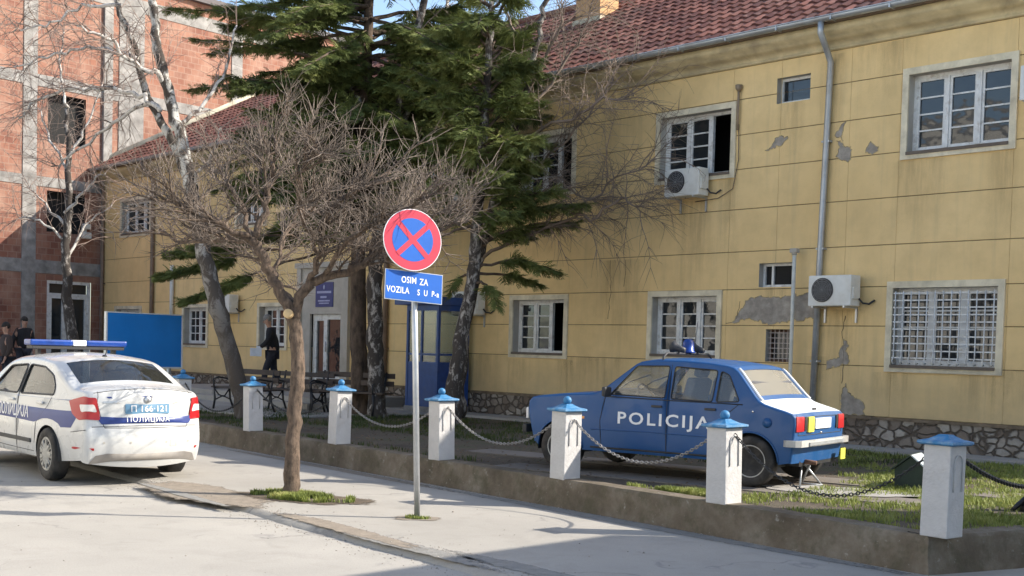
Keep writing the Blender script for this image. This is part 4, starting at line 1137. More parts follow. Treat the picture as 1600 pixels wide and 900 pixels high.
def wheel(parent, x, y, R, wd3, side, hub, style):
    """side=+1 outer face towards +y"""
    Mx = T(x, y, R) @ Matrix.Rotation(R_(-90*side), 4, 'X')   # local +z -> outward
    e = empty('wheel'); e.parent = parent; e.matrix_local = Mx
    w2 = wd3/2; rr = R*.63
    MB().lathe([(rr, -w2), (R*.9, -w2), (R*.975, -w2*.82), (R, -w2*.4), (R, w2*.4), (R*.975, w2*.82), (R*.93, w2*.98), (R*.8, w2*1.06), (rr*1.04, w2), (rr, w2*.9)], 36).build('tyre', M['rubber'], e)
    rm = MB()
    if style == 'cover':
        rm.lathe([(rr, -w2*.5), (rr*1.03, w2*.93), (rr*.96, w2*1.0), (rr*.9, w2*.92), (rr*.5, w2*1.05), (rr*.2, w2*1.1), (.002, w2*1.1)], 36)
        ro = rm.build('rim', hub, e)
        sl = MB()
        for k in range(9):
            a = 2*math.pi*k/9; m = Matrix.Rotation(a, 4, 'Z')
            sl.box((rr*.74, 0, w2*.99), (rr*.22, rr*.12, .012), m, bev=.004)
        sl.build('cover_slot', M['black'], ro)
        s2 = MB()
        for k in range(9):
            a = 2*math.pi*(k+.5)/9; m = Matrix.Rotation(a, 4, 'Z'); s2.box((rr*.62, 0, w2*1.03), (rr*.5, rr*.16, .016), m, bev=.005)
        s2.build('spoke', hub, ro)
    else:
        rm.lathe([(rr, -w2*.5), (rr*1.03, w2*.93), (rr*.97, w2*1.0), (rr*.9, w2*.75), (rr*.83, w2*.45)], 36); ro = rm.build('rim', M['rim'], e)
        c = MB(); c.lathe([(rr*.83, w2*.40), (rr*.80, w2*.5), (rr*.55, w2*.72), (rr*.35, w2*.62), (rr*.2, w2*.8), (.002, w2*.82)], 30); c.build('hub_disc', hub, ro)
        sl = MB()
        for k in range(14):
            a = 2*math.pi*k/14; m = Matrix.Rotation(a, 4, 'Z'); sl.box((rr*.72, 0, w2*.60), (rr*.12, rr*.1, .02), m, bev=.004)
        sl.build('vent_hole', M['black'], ro)
    return e
def line_on(name, pts, d, bvh, r, mat, parent, off=0.0, n=24):
    P = []
    for i in range(len(pts)-1):
        a, b = Vector(pts[i]), Vector(pts[i+1])
        for j in range(n): P.append(a.lerp(b, j/n))
    P.append(Vector(pts[-1])); out = []
    for p in P:
        h = bvh.ray_cast(p-d*3, d)
        if h[0] is not None: out.append(h[0]-d*off)
    if len(out) > 2: return MB().tube(out, r, 4).build(name, mat, parent)
# ---------------------------------------------------------------- old blue police car
CM = Matrix(((cf.x, cl.x, 0, BO.x), (cf.y, cl.y, 0, BO.y), (0, 0, 1, BO.z+.015), (0, 0, 0, 1)))
BCAR = empty('old_police_car', 'old boxy blue police car with white POLICIJA lettering parked on the grass behind the chain', 'car', M=CM)
WB = 2.36
sp = dict(W=.755, belt=.87, zm=.55, xc=1.16, hl=1.68, taper=.06, tumble=.26, shoulder=.012, fillet=.028, sill=.25,
    top=[(-.44, .27, 'x'), (-.46, .42, 'tail'), (-.475, .60, 'tail'), (-.485, .755, 'tail'), (-.455, .785, 'trunk'), (-.28, .83, 'trunk'), (-.12, .875, 'trunk'), (-.08, .895, 'rearglass'), (.20, 1.21, 'rearglass'),
         (.25, 1.25, 'roof'), (.55, 1.285, 'roof'), (.85, 1.30, 'roof'), (1.15, 1.30, 'roof'), (1.38, 1.28, 'roof'), (1.43, 1.25, 'windshield'), (1.84, .93, 'windshield'), (1.89, .905, 'hood'), (2.3, .88, 'hood'), (2.78, .83, 'hood'),
         (2.84, .79, 'x'), (2.82, .6, 'x'), (2.77, .42, 'x'), (2.74, .30, 'x')],
    arch_f=(WB, .27, .305), arch_r=(0, .27, .30), smooth=1,
    windows=[[(1.70, .90), (1.41, 1.225), (1.005, 1.235), (1.02, .885)], [(.945, .88), (.94, 1.232), (.43, 1.205), (.45, .87)], [(.405, .87), (.39, 1.20), (.29, 1.16), (.14, .885)]],
    wr=.03, seams=[[(1.80, .27), (1.82, .60), (1.76, .89)], [(.98, .27), (.98, 1.25)], [(.34, .45), (.42, .62), (.15, .85)], [(1.82, .30), (.32, .28)]],
    doors=[('front_door', .98, 1.80), ('rear_door', .30, .98)], doortop=.86, crown=dict(roof=.03, hood=.02, trunk=.015, tail=.01, rearglass=.02, windshield=.03, x=.02), gframe=.12,
    under=(-.45, 2.7), cab=(.0, 1.9), dash=1.6, parcel=(-.1, .3), seats=[(.92, .34, .46), (.92, -.34, .46), (.25, 0, 1.1)], trim=.007,
    cross_seams=[(-.52, .785), (1.9, .90)],
    mats=dict(body=M['blue'], glass=M['cglass'], rearglass=M['cglassdust'], windshield=M['cglass'], trunk=M['carwhite'], trim=M['plasticblk']))
objs, bvh, BY = car_shell(BCAR, sp)
ex = Vector((1, 0, 0)); ey = Vector((0, 1, 0)); ez = Vector((0, 0, 1))
# lettering on the left side (reads left to right = front to rear)
for side in (1, -1):
    V, Fc = text_mesh('POLICIJA', .185, bold=.0035, sp=1.25)
    xs = [v[0] for v in V]; k = 1.13/(max(xs)-min(xs)); V = [(x*k, y) for x, y in V]
    # letter by letter, following the doors
    sideon(V, Fc, BY, side, .006, 1.03, .635, 'lettering', M['decalwhite'], BCAR)
# white rear window surround
for s in (1, -1):
    ws = MB()
    pts = [(-.14, .62), (-.06, .61), (.10, .60), (.26, .55)]
    for (dx) in (0,):
        line = []
        for t in range(12):
            q = t/11; z = .90+(1.225-.90)*q; x = -.09+.31*q; y = s*(BY(x, z)-.055)
            h = bvh.ray_cast(Vector((x-2*.7, y, z+2*.7)), Vector((.7, 0, -.7)))
            line.append((h[0] if h[0] is not None else Vector((x, y, z)))+Vector((-.004, 0, .004)))
        ws.tube(line, .018, 6)
    ws.build('rear_window_trim', M['carwhite'], BCAR)
def rearpiece(poly, mat, name, y0=0, x=0, off=.012, skirt=.02, rp=.01, car=BCAR, b=None, z0=0, grid=.06):
    V, Fc = cdt(roundpoly(poly, rp, 3), [], grid)
    return project(V, Fc, (0, 0, 0), -ey, ez, ex, b or bvh, off, name, mat, car, skirt)
for s in (1, -1):
    rearpiece([(s*.50, .60), (s*.69, .60), (s*.69, .755), (s*.50, .755)], M['red'], 'tail_light')
    q = rearpiece([(s*.42, .61), (s*.485, .61), (s*.485, .75), (s*.42, .75)], M['clearlens'] if 0 else M['black'], 'light_housing')
rearpiece([(-.40, .59), (-.25, .59), (-.25, .75), (-.40, .75)], M['yellowplate'], 'yellow_sticker', off=.02)
rearpiece([(-.21, .62), (.24, .62), (.24, .73), (-.21, .73)], M['decalwhite'], 'number_plate', off=.018)
bm_ = MB(); 
pts = [(-.40, .76), (-.50, .745), (-.545, .69), (-.555, .35), (-.555, -.35), (-.545, -.69), (-.50, -.745), (-.40, -.76)]
vs = []
for x, y in pts:
    ox = .035
    vs += [(x, y, .445), (x+ox, y*.96, .445), (x+ox, y*.96, .512), (x, y, .512)]
fs = []
for i in range(len(pts)-1):
    for k in range(4): fs.append((i*4+k, (i+1)*4+k, (i+1)*4+(k+1) % 4, i*4+(k+1) % 4))
fs += [(0, 1, 2, 3), tuple(len(vs)-4+k for k in (3, 2, 1, 0))]
bm_.add(vs, fs); bo = bm_.build('rear_bumper', simple('bumper_grey', (.50, .50, .48), .5, metal=.2, dirt=(.2, .17, .15)), BCAR)
MB().b2(-.566, -.554, -.5, .5, .455, .49).build('bumper_strip', M['galv'], bo)
fb = MB(); fb.b2(2.84, 2.90, -.72, .72, .40, .50, bev=.015); fb.build('front_bumper', M['plasticblk'], BCAR)
MB().b2(2.835, 2.86, -.5, .5, .55, .70, bev=.005).build('grille', M['black'], BCAR)
for s in (1, -1): MB().b2(2.83, 2.868, s*.60-.1, s*.60+.1, .56, .70, bev=.02).build('headlight', M['clearlens'], BCAR)
for s in (1, -1):
    for x, y in ((0, .655), (WB, .655)): wheel(BCAR, x, s*y, .268, .155, s, M['blue'], 'steel')
    for x in (1.10, .46):
        z = .79
        MB().box((x, s*(BY(x, z)+.012), z), (.13, .02, .025), bev=.006).build('door_handle', M['plasticblk'], BCAR)
    MB().box((1.68, s*.86, .93), (.05, .15, .11), bev=.02).tube([(1.66, s*.77, .90), (1.68, s*.83, .92)], .012).build('side_mirror', M['plasticblk'], BCAR)
    MB().box((2.05+.0, s*(BY(2.3, .6)+.003), .62), (.05, .012, .03), bev=.004).build('side_indicator', M['amber'], BCAR)
    MB().lathe([(.012, -.003), (.014, .004), (.006, .008)], 8, T(-.02, s*(BY(0, .8)), .79) @ Matrix.Rotation(R_(-90*s), 4, 'X')).build('antenna_stub', M['chrome'], BCAR)
MB().tube([(-.40, .35, .28), (-.58, .35, .27)], .024, 8).build('exhaust_pipe', M['rust'], BCAR)
MB().b2(-.54, -.53, -.62, -.48, .26, .38).build('mud_tag', M['yellowplate'], BCAR)
MB().box((-.40, 0, .82), (.02, .08, .02), bev=.004).build('trunk_badge', M['black'], BCAR)
line_on('trunk_seam', [(0, .64, .77), (0, .62, .56), (0, -.62, .56), (0, -.64, .77)], ex, bvh, .0045, M['black'], BCAR)
line_on('lock', [(0, .02, .575), (0, -.02, .575)], ex, bvh, .012, M['chrome'], BCAR, n=3)
for s in (1, -1):
    cr = MB(); cr.tube([(x, s*(BY(x, .50)+.001), .50-.01*abs(x-1.2)) for x in [.33+.08*k for k in range(21)]], .005, 4); cr.build('side_crease', M['blue'], BCAR)
    sl_ = MB(); sl_.tube([(x, s*(BY(x, .30)+.002), .292) for x in [.34+.08*k for k in range(21)]], .011, 5); sl_.build('sill_trim', M['plasticblk'], BCAR)
    for (xc, zc, ra) in ((WB, .27, .305), (0, .27, .30)):
        lp = MB(); lp.tube([(xc+(ra+.004)*math.cos(a), s*(BY(xc+ra*math.cos(a), zc+ra*math.sin(a))+.003), zc+(ra+.004)*math.sin(a)) for a in [k*math.pi/20 for k in range(21)]], .010, 5); lp.build('arch_lip', M['blue'], BCAR)
    sv = MB(); sv.tube([(1.78, s*(BY(1.78, .875)+.002), .872), (1.0, s*(BY(1.0, .86)+.002), .862), (.1, s*(BY(.1, .86)+.002), .856)], .006, 4); sv.build('belt_trim', M['plasticblk'], BCAR)
MB().lathe([(.05, -.002), (.052, .006), (.002, .009)], 16, T(-.18, BY(-.18, .68)-.002, .68) @ Matrix.Rotation(R_(-90), 4, 'X')).build('fuel_cap', M['blue'], BCAR)
for y_ in (.3, -.25): MB().tube([(1.86, y_, .925), (1.72, y_-.02, 1.03), (1.60, y_-.30, 1.12)], .007, 5).build('wiper', M['plasticblk'], BCAR)
# roof beacon and horns
rk = MB(); xk = 1.12
for s in (1, -1): rk.tube([(xk, s*.60, 1.25), (xk, s*.60, 1.33), (xk, s*.52, 1.375), (xk, 0, 1.375)], .013, 6); rk.box((xk, s*.60, 1.24), (.06, .04, .03))
rk.build('roof_rack', M['plasticblk'], BCAR)
bc = MB(); bc.lathe([(.075, 1.385), (.08, 1.40), (.066, 1.41), (.064, 1.50), (.05, 1.535), (.004, 1.545)], 18, T(xk, 0, 0)); bc.build('beacon', M['bluelens'], BCAR)
for s in (1, -1):
    h = MB(); h.lathe([(.03, -.08), (.035, -.02), (.05, .04), (.075, .075), (.07, .08), (.01, .05)], 16, T(xk, s*.24, 1.43) @ Matrix.Rotation(R_(-90*s if False else 75), 4, 'Y')); h.tube([(xk, s*.24, 1.37), (xk, s*.24, 1.42)], .012)
    h.build('horn', M['plasticblk'], BCAR)
MB().tube([(xk-.02, -.1, 1.38), (xk-.06, -.1, 1.75)], .004, 4).build('aerial', M['plasticblk'], BCAR)
# jack stand behind the rear axle
e = empty('axle_stand', 'small rusty stand of crossed bars under the rear of the blue car', 'axle stand', M=CM @ T(-.40, .15, 0))
jb = MB(); jb.tube([(-.12, -.15, .0), (.05, .0, .26)], .012); jb.tube([(.12, -.15, 0), (-.03, 0, .22)], .012); jb.tube([(0, .18, 0), (.05, .02, .26)], .012); jb.tube([(-.12, -.15, .01), (.12, -.15, .01), (0, .18, .01), (-.12, -.15, .01)], .01)
jb.build('frame', M['galv'], e)
# ---------------------------------------------------------------- white police sedan
wf = Vector((-.65, .76, 0)).normalized(); wl = Vector((-wf.y, wf.x, 0)); WO = Vector((-4.94, 15.10, -.045))
WM = Matrix(((wf.x, wl.x, 0, WO.x), (wf.y, wl.y, 0, WO.y), (0, 0, 1, WO.z), (0, 0, 0, 1)))
WCAR = empty('white_police_car', 'white police sedan with dark blue band and blue roof light bar, seen from behind', 'car', M=WM)
spw = dict(W=.855, belt=1.0, zm=.6, xc=1.25, hl=2.28, taper=.20, tp=3.2, tumble=.36, shoulder=.03, fillet=.085, sill=.26,
    top=[(-.86, .26, 'x'), (-.93, .36, 'x'), (-.95, .50, 'x'), (-.945, .62, 'x'), (-.90, .70, 'tail'), (-.885, .85, 'tail'), (-.895, .98, 'tail'), (-.925, 1.085, 'tail'), (-.90, 1.10, 'trunk'), (-.75, 1.11, 'trunk'), (-.52, 1.125, 'trunk'), (-.48, 1.135, 'rearglass'), (.16, 1.405, 'rearglass'),
         (.22, 1.425, 'roof'), (.6, 1.47, 'roof'), (1.0, 1.485, 'roof'), (1.4, 1.47, 'roof'), (1.7, 1.42, 'roof'), (1.78, 1.39, 'windshield'), (2.5, 1.03, 'windshield'), (2.55, 1.0, 'hood'), (3.0, .93, 'hood'), (3.4, .82, 'hood'),
         (3.48, .72, 'x'), (3.53, .5, 'x'), (3.50, .28, 'x')],
    arch_f=(2.62, .31, .36), arch_r=(0, .31, .355), smooth=3,
    windows=[[(2.12, 1.01), (1.62, 1.345), (1.03, 1.375), (1.05, 1.01)], [(.97, 1.01), (.95, 1.375), (.45, 1.355), (.10, 1.26), (-.06, 1.13), (-.10, 1.03)]],
    wr=.06, seams=[[(2.2, .30), (2.22, .7), (2.16, .98)], [(1.01, .30), (1.01, 1.39)], [(.40, .42), (.34, .68), (.02, .90), (-.06, 1.0)], [(2.2, .33), (.42, .32)], [(-.60, .62), (-.90, .66)]],
    doors=[('front_door', 1.01, 2.2), ('rear_door', .40, 1.01)], doortop=.99, crown=dict(roof=.055, hood=.05, trunk=.05, tail=.10, rearglass=.06, windshield=.08, x=.11), gframe=.10,
    under=(-.8, 3.3), cab=(.0, 2.5), dash=2.05, parcel=(-.5, .1), seats=[(1.15, .38, .5), (1.15, -.38, .5), (.25, 0, 1.25)], trim=.012,
    cross_seams=[(-.91, 1.095), (-.90, .69)],
    mats=dict(body=M['wcar'], glass=M['cglassdark'], rearglass=M['cglassdark'], windshield=M['cglass'], trim=M['plasticblk']))
wobjs, wb, WY = car_shell(WCAR, spw)
def wrear(poly, mat, name, off=.012, skirt=.02, rp=.012, grid=.06, d=None, origin=(0, 0, 0), car=WCAR):
    V, Fc = cdt(roundpoly(poly, rp, 3), [], grid); d = (d or ex).normalized(); ux = Vector((d.y, -d.x, 0)).normalized() if abs(d.y) > 1e-6 else -ey
    return project(V, Fc, origin, ux, ez, d, wb, off, name, mat, car, skirt)
# tail lights wrap the corners
for s in (1, -1):
    d = Vector((.8, -s*.6, 0)).normalized(); ux = ez.cross(d).normalized()*-1
    if s > 0: ux = Vector((d.y, -d.x, 0))
    # corner point
    ux = Vector((0, -s, 0)).lerp(Vector((-1, 0, 0)), 0).normalized()
    ux = Vector((-.6*0+d.y*-s*-1, 0, 0)) if False else (Vector((0, -s, 0)) - d*(Vector((0, -s, 0)).dot(d))).normalized()   # towards car centre
    org = Vector((-.80, s*.70, 0))
    poly = [(-.16, .84), (-.06, .77), (.20, .775), (.155, 1.03), (.0, 1.045), (-.22, .985)]
    V, Fc = cdt(roundpoly(poly, .02, 3), [], .025)
    tl = project(V, Fc, org, ux, ez, d, wb, .012, 'tail_light', M['red'], WCAR, .03)
    poly = [(-.02, .865), (.165, .865), (.135, .955), (-.05, .95)]
    V, Fc = cdt(roundpoly(poly, .02, 3), [], .025)
    project(V, Fc, org, ux, ez, d, wb, .016, 'reversing_lens', M['clearlens'], tl, .004)
# blue band on tail with lettering, plate, emblem
wrear([(-.60, .815), (.60, .815), (.54, .725), (-.54, .725)], M['band'], 'rear_band', off=.010, skirt=0, grid=.03)
V, Fc = text_mesh('ПОЛИЦИЈА', .088, bold=0, sp=1.1); project(V, Fc, (0, 0, .780), -ey, ez, ex, wb, .020, 'rear_lettering', M['decalwhite'], WCAR)
pl = wrear([(-.27, .845), (.27, .845), (.27, .96), (-.27, .96)], simple('plate_blue', (.12, .25, .38), .4), 'number_plate', off=.012)
V, Fc = text_mesh('П 166·121', .10, bold=.001); xs = [v[0] for v in V]; k = .44/(max(xs)-min(xs)); V = [(x*k, y) for x, y in V]
project(V, Fc, (0, -.02, .902), -ey, ez, ex, wb, .016, 'plate_characters', M['decalwhite'], pl)
wrear([(-.35, .966), (.35, .966), (.42, .982), (-.42, .982)], M['greyrender'], 'handle_recess', off=.006, skirt=0)
wrear([(-.48, 1.045), (.05, 1.055), (.05, 1.035), (-.46, 1.025)], M['band'], 'decal_strip', off=.004, skirt=0)
MB().lathe([(.042, 0), (.042, .006), (.03, .010), (.002, .010)], 18, T(-.985, 0, 1.015) @ Matrix.Rotation(R_(-80), 4, 'Y')).build('emblem', M['chrome'], WCAR)
wrear([(-.52, .97), (-.36, .97), (-.36, .995), (-.52, .995)], M['galv'], 'badge', off=.005, skirt=0)
# bumper lower grey part
wrear([(-.66, .262), (.66, .262), (.60, .36), (.48, .385), (-.48, .385), (-.60, .36)], simple('bumper_lower', (.26, .24, .22), .7, dirt=(.4, .35, .28)), 'bumper_valance', off=.006, skirt=0, grid=.08)
line_on('boot_seam', [(0, .56, 1.10), (0, .58, .98), (0, .52, .72), (0, .50, .68)], ex, wb, .004, M['black'], WCAR)
line_on('boot_seam', [(0, -.56, 1.10), (0, -.58, .98), (0, -.52, .72), (0, -.50, .68)], ex, wb, .004, M['black'], WCAR)
line_on('boot_seam', [(0, .50, .685), (0, 0, .68), (0, -.50, .685)], ex, wb, .0045, M['black'], WCAR)
for s in (1, -1):
    wrear([(s*.62, .42), (s*.76, .425), (s*.76, .455), (s*.62, .45)], M['red'], 'reflector', off=.006, skirt=.004)
    for yy in (.22, .52): wrear([(s*yy-.012, .50), (s*yy+.012, .50), (s*yy+.012, .524), (s*yy-.012, .524)], M['greyrender'], 'parking_sensor', off=.004, skirt=0)
line_on('tow_cover', [(0, -.35, .46), (0, -.27, .46), (0, -.27, .53), (0, -.35, .53), (0, -.35, .46)], ex, wb, .003, M['greyrender'], WCAR, n=4)
# side band and lettering
for s in (1, -1):
    poly = [(-.62, .87), (2.9, .87), (2.9, .68), (.0, .675), (-.42, .68), (-.44, .69)]
    V, Fc = cdt([(-.78, .875), (3.0, .90), (3.0, .70), (.40, .68), (.30, .70), (.15, .735), (0, .745), (-.15, .735), (-.30, .70), (-.36, .66), (-.60, .67)], [], .08)
    V = [(-x*s, z) for x, z in V]
    sideon(V, Fc, WY, s, .003, 0, 0, 'side_band', M['band'], WCAR)
    V, Fc = text_mesh('ПОЛИЦИЈА', .20, bold=.004); sideon(V, Fc, WY, s, .007, 1.15, .785, 'side_lettering', M['decalwhite'], WCAR)
    V, Fc = cdt([(-.74, 1.005), (2.3, .965), (2.3, .945), (-.74, .98)], [], .08); V = [(-x*s, z) for x, z in V]
    sideon(V, Fc, WY, s, .003, 0, 0, 'thin_stripe', simple('stripe_blue', (.18, .24, .42), .4), WCAR)
    for x in (1.2, .22):
        MB().box((x, s*(WY(x, .93)+.02), .925), (.20, .03, .035), bev=.012).build('door_handle', M['wcar'], WCAR)
    MB().box((2.0, s*.98, 1.04), (.12, .2, .14), bev=.04).build('side_mirror', M['wcar'], WCAR)
    for x in (0, 2.62): wheel(WCAR, x, s*.745, .318, .195, s, M['rim'], 'cover')
    MB().b2(.5, 2.1, s*(WY(1.2, .44)-.01), s*(WY(1.2, .44)+.012), .42, .47, bev=.006).build('side_moulding', M['plasticblk'], WCAR)
# light bar
lb = MB()
e = MB().box((1.28, 0, 1.590), (.22, 1.22, .05), bev=.01).build('light_bar', M['plasticblk'], WCAR)
for (a, b, mt) in ((-.64, -.09, 'bluelens'), (.09, .64, 'bluelens'), (-.088, .088, 'decalwhite')):
    MB().box((1.28, (a+b)/2, 1.65), (.26, b-a, .075), bev=.022 if mt == 'bluelens' else .012).build('beacon_lens' if mt == 'bluelens' else 'centre_panel', M[mt], e)
for s in (1, -1): MB().b2(1.23, 1.33, s*.5-.02, s*.5+.02, 1.42, 1.59).build('bar_foot', M['plasticblk'], e)
MB().tube([(.32, 0, 1.49), (.24, 0, 1.60)], .006, 5).lathe([(.035, 0), (.025, .025), (.002, .03)], 10, T(.33, 0, 1.485)).build('aerial', M['plasticblk'], WCAR)
MB().tube([(-.90, -.45, .30), (-.72, -.45, .30)], .025, 8).build('exhaust_pipe', M['chrome'], WCAR)
# ================================================================== SIGN
sb = onz(652, 810, 0); stp = at(645, 330, sb.y+.05)
e = empty('street_sign', 'round red and blue no stopping sign above a blue plate on a grey post', 'road sign', M=T(sb.x, sb.y, 0))
top = stp-sb; top = Vector((top.x, top.y, top.z))
MB().tube([(0, 0, -.02), top*.5+Vector((.004, 0, 0)), top], .030, 14).build('post', M['galv'], e)
def signframe(px, py):
    c = at(px, py, sb.y-.03)-sb
    return T(*c) @ rot_z(R_(27)) @ Matrix.Rotation(R_(-7), 4, 'X') @ Matrix.Rotation(R_(3.5), 4, 'Y')    # local x right, -y to viewer
sf = signframe(644.5, 375)
flip = Matrix.Rotation(R_(90), 4, 'X')
def disc(r, y0, y1, n=48): 
    mb = MB(); mb.prism([(r*math.cos(2*math.pi*k/n), r*math.sin(2*math.pi*k/n)) for k in range(n)], y0, y1, sf @ flip); return mb
dk_ = disc(.302, -.004, .006).build('disc', M['decalwhite'], e)
disc(.295, .0062, .0082).build('red_ring', M['signred'], dk_)
disc(.212, .0084, .0100).build('blue_field', M['signblue'], dk_)
for a in (45, -45): MB().box((0, 0, .011), (.43, .052, .0015 if a > 0 else .0024), sf @ flip @ Matrix.Rotation(R_(a), 4, 'Z')).build('red_bar', M['signred'], dk_)
pf = signframe(646.5, 448)
pl_ = MB().box((0, 0, 0), (.60, .008, .295), pf).build('plate', M['galv'], e)
MB().box((0, -.005, 0), (.585, .003, .28), pf).build('blue_face', M['signblue'], pl_)
for s_, x, z, sz in (('OSIM', -.055, .055, .088), ('ZA', .10, .05, .088), ('VOZILA', -.165, -.05, .086), ('S  U  P-a', .15, -.055, .080)):
    V, Fc = text_mesh(s_, sz, bold=.0012, sx=.74, sp=1.08); MB().add([(v[0]+x, -.0078, v[1]+z) for v in V], Fc, False, pf).build('plate_lettering', M['decalwhite'], pl_)
for (fr_, zz) in ((sf, .08), (sf, -.1), (pf, .0)): MB().box((0, .03, zz), (.09, .05, .03), fr_).build('clamp', M['galv'], e)
# ================================================================== BLUE BOARD
pL = at(168, 488, 22.9); pR = at(284, 497, 24.2)
d = Vector((pR.x-pL.x, pR.y-pL.y, 0)); Lb = d.length; d.normalize()
Bm = Matrix(((d.x, -d.y, 0, pL.x), (d.y, d.x, 0, pL.y), (0, 0, 1, 0), (0, 0, 0, 1)))
e = empty('blue_board', 'large blank bright blue board with pale edges behind the white police car', 'board', M=Bm)
zt = pL.z; MB().b2(0, Lb, 0, .05, zt-1.02, zt).build('panel', M['panelblue'], e)
fr = MB(); fr.b2(-.03, 0, -.01, .06, zt-1.05, zt+.02); fr.b2(Lb, Lb+.03, -.01, .06, zt-1.05, zt+.02); fr.b2(0, Lb, -.01, .06, zt, zt+.02); fr.b2(0, Lb, -.01, .06, zt-1.05, zt-1.02); fr.build('frame', M['whitepl'], e)
for x in (.2, Lb-.25): MB().b2(x, x+.06, .06, .12, .2, zt-.1).build('leg', M['galv'], e)
# ================================================================== KIOSK
kc = at(682, 636, 25.0); KW, KD, KH = 1.05, .85, 2.12
ko = Vector((kc.x, kc.y, 0))-EU*KW
KM = Matrix(((EU.x, -EV.x, 0, ko.x), (EU.y, -EV.y, 0, ko.y), (0, 0, 1, .44), (0, 0, 0, 1)))
e = empty('guard_booth', 'dark blue glazed guard booth with flat overhanging roof before the ochre wall', 'booth', M=KM)
t = .06
for (x, y) in ((0, 0), (KW-t, 0), (0, KD-t), (KW-t, KD-t)): MB().b2(x, x+t, y, y+t, 0, KH).build('corner_post', M['kiosk'], e)
MB().b2(t, KW-t, .01, .05, .0, .88).build('lower_panel', M['kiosk'], e); MB().b2(.01, .05, t, KD-t, 0, .88).build('lower_panel', M['kiosk'], e)
MB().b2(t, KW-t, KD-.05, KD-.01, 0, .88).build('lower_panel', M['kiosk'], e); MB().b2(KW-.05, KW-.01, t, KD-t, 0, .88).build('lower_panel', M['kiosk'], e)
bars = MB()
for (a, b) in ((.88, .93), (1.07, 1.11), (KH-.12, KH)):
    for yy in (.005, KD-.055): bars.b2(t, KW-t, yy, yy+.05, a, b)
    for xx in (.005, KW-.055): bars.b2(xx, xx+.05, t, KD-t, a, b)
bars.b2(KW*.45, KW*.45+.05, .006, .05, .93, KH-.12)
bars.build('glazing_bars', M['kiosk'], e)
for (x0, x1, y0, y1) in ((t, KW-t, .025, .03), (t, KW-t, KD-.03, KD-.025), (.025, .03, t, KD-t), (KW-.03, KW-.025, t, KD-t)): MB().b2(x0, x1, y0, y1, .93, KH-.12).build('glass_pane', M['cglass'], e)
MB().b2(-.28, KW+.05, -.12, KD+.1, KH, KH+.16, bev=.01).build('roof', M['kiosk'], e)
MB().b2(-.02, KW+.02, -.02, KD, -.2, .0).build('floor_plate', M['concrete'], e)
# ================================================================== BENCHES
def bench():
    e = empty('park_bench'); L = 1.9
    for i in range(3): MB().b2(0, L, .10+.12*i, .20+.12*i, .42, .455, bev=.006).build('seat_slat', M['benchwood'], e)
    for i in range(2): MB().box((L/2, .47+.03*i, .62+.15*i), (L, .03, .10), bev=.006).build('back_slat', M['benchwood'], e)
    for x in (.18, L-.2):
        m = MB()
        m.tube([(x, .06, 0), (x, .09, .2), (x, .07, .42), (x, .42, .42), (x, .46, .6), (x, .51, .84)], .022, 6)
        m.tube([(x, .52, 0), (x, .44, .2), (x, .42, .42)], .022, 6); m.tube([(x, .08, .40), (x, .18, .28), (x, .30, .24), (x, .42, .40)], .014, 6)
        m.tube([(x, .07, .42), (x, .05, .6), (x, .16, .64), (x, .44, .60)], .018, 6); m.tube([(x, .09, .18), (x, .27, .26), (x, .45, .18)], .014, 6)
        m.build('iron_leg', M['black'], e)
    return e
b0 = bench()
bp = [at(322, 640, 24.6), at(408, 640, 25.0), at(470, 640, 24.0)]
blab = ['dark wooden bench with iron legs, far left behind the leaning birch trunk', 'dark wooden bench with iron legs directly in front of the walking man', 'dark wooden bench with iron legs nearest the white entrance door']
for i in range(3):
    o = b0 if i == 0 else copy_tree(b0)
    o.matrix_world = T(bp[i].x, bp[i].y, .325) @ rot_z(R_((-46, -44, -30)[i])) @ T((0, 0, 0)[i], 0, 0) @ Matrix.Scale((1, .95, 1)[i], 4)
    tag(o, blab[i], 'bench', 'park benches facing the entrance path')
# ================================================================== SMALL GREEN HOUSE
hp = onz(1425, 768, SOIL)
e = empty('small_green_house', 'small dark green wooden house with pitched roof on the grass left of the corner pillar', 'kennel', M=T(hp.x+.02, hp.y+.12, SOIL) @ rot_z(R_(-32)))
hb = MB(); w_, l_, h_, g_ = .17, .36, .22, .36
hb.add([(-w_, 0, 0), (w_, 0, 0), (w_, 0, h_), (0, 0, g_), (-w_, 0, h_), (-w_, l_, 0), (w_, l_, 0), (w_, l_, h_), (0, l_, g_), (-w_, l_, h_)], [(0, 1, 2, 3, 4), (9, 8, 7, 6, 5), (1, 6, 7, 2), (0, 4, 9, 5)])
hb.build('body', M['housegreen'], e)
for s in (1, -1):
    r = MB(); a = math.atan2(g_-h_, w_); r.box((0, l_/2, 0), (.25, l_+.07, .014), T(s*.10, 0, (h_+g_)/2+.006) @ Matrix.Rotation(s*a, 4, 'Y')); r.build('roof_board', simple('roof_board_pale', (.5, .56, .58), .35) if s > 0 else M['housegreen'], e)
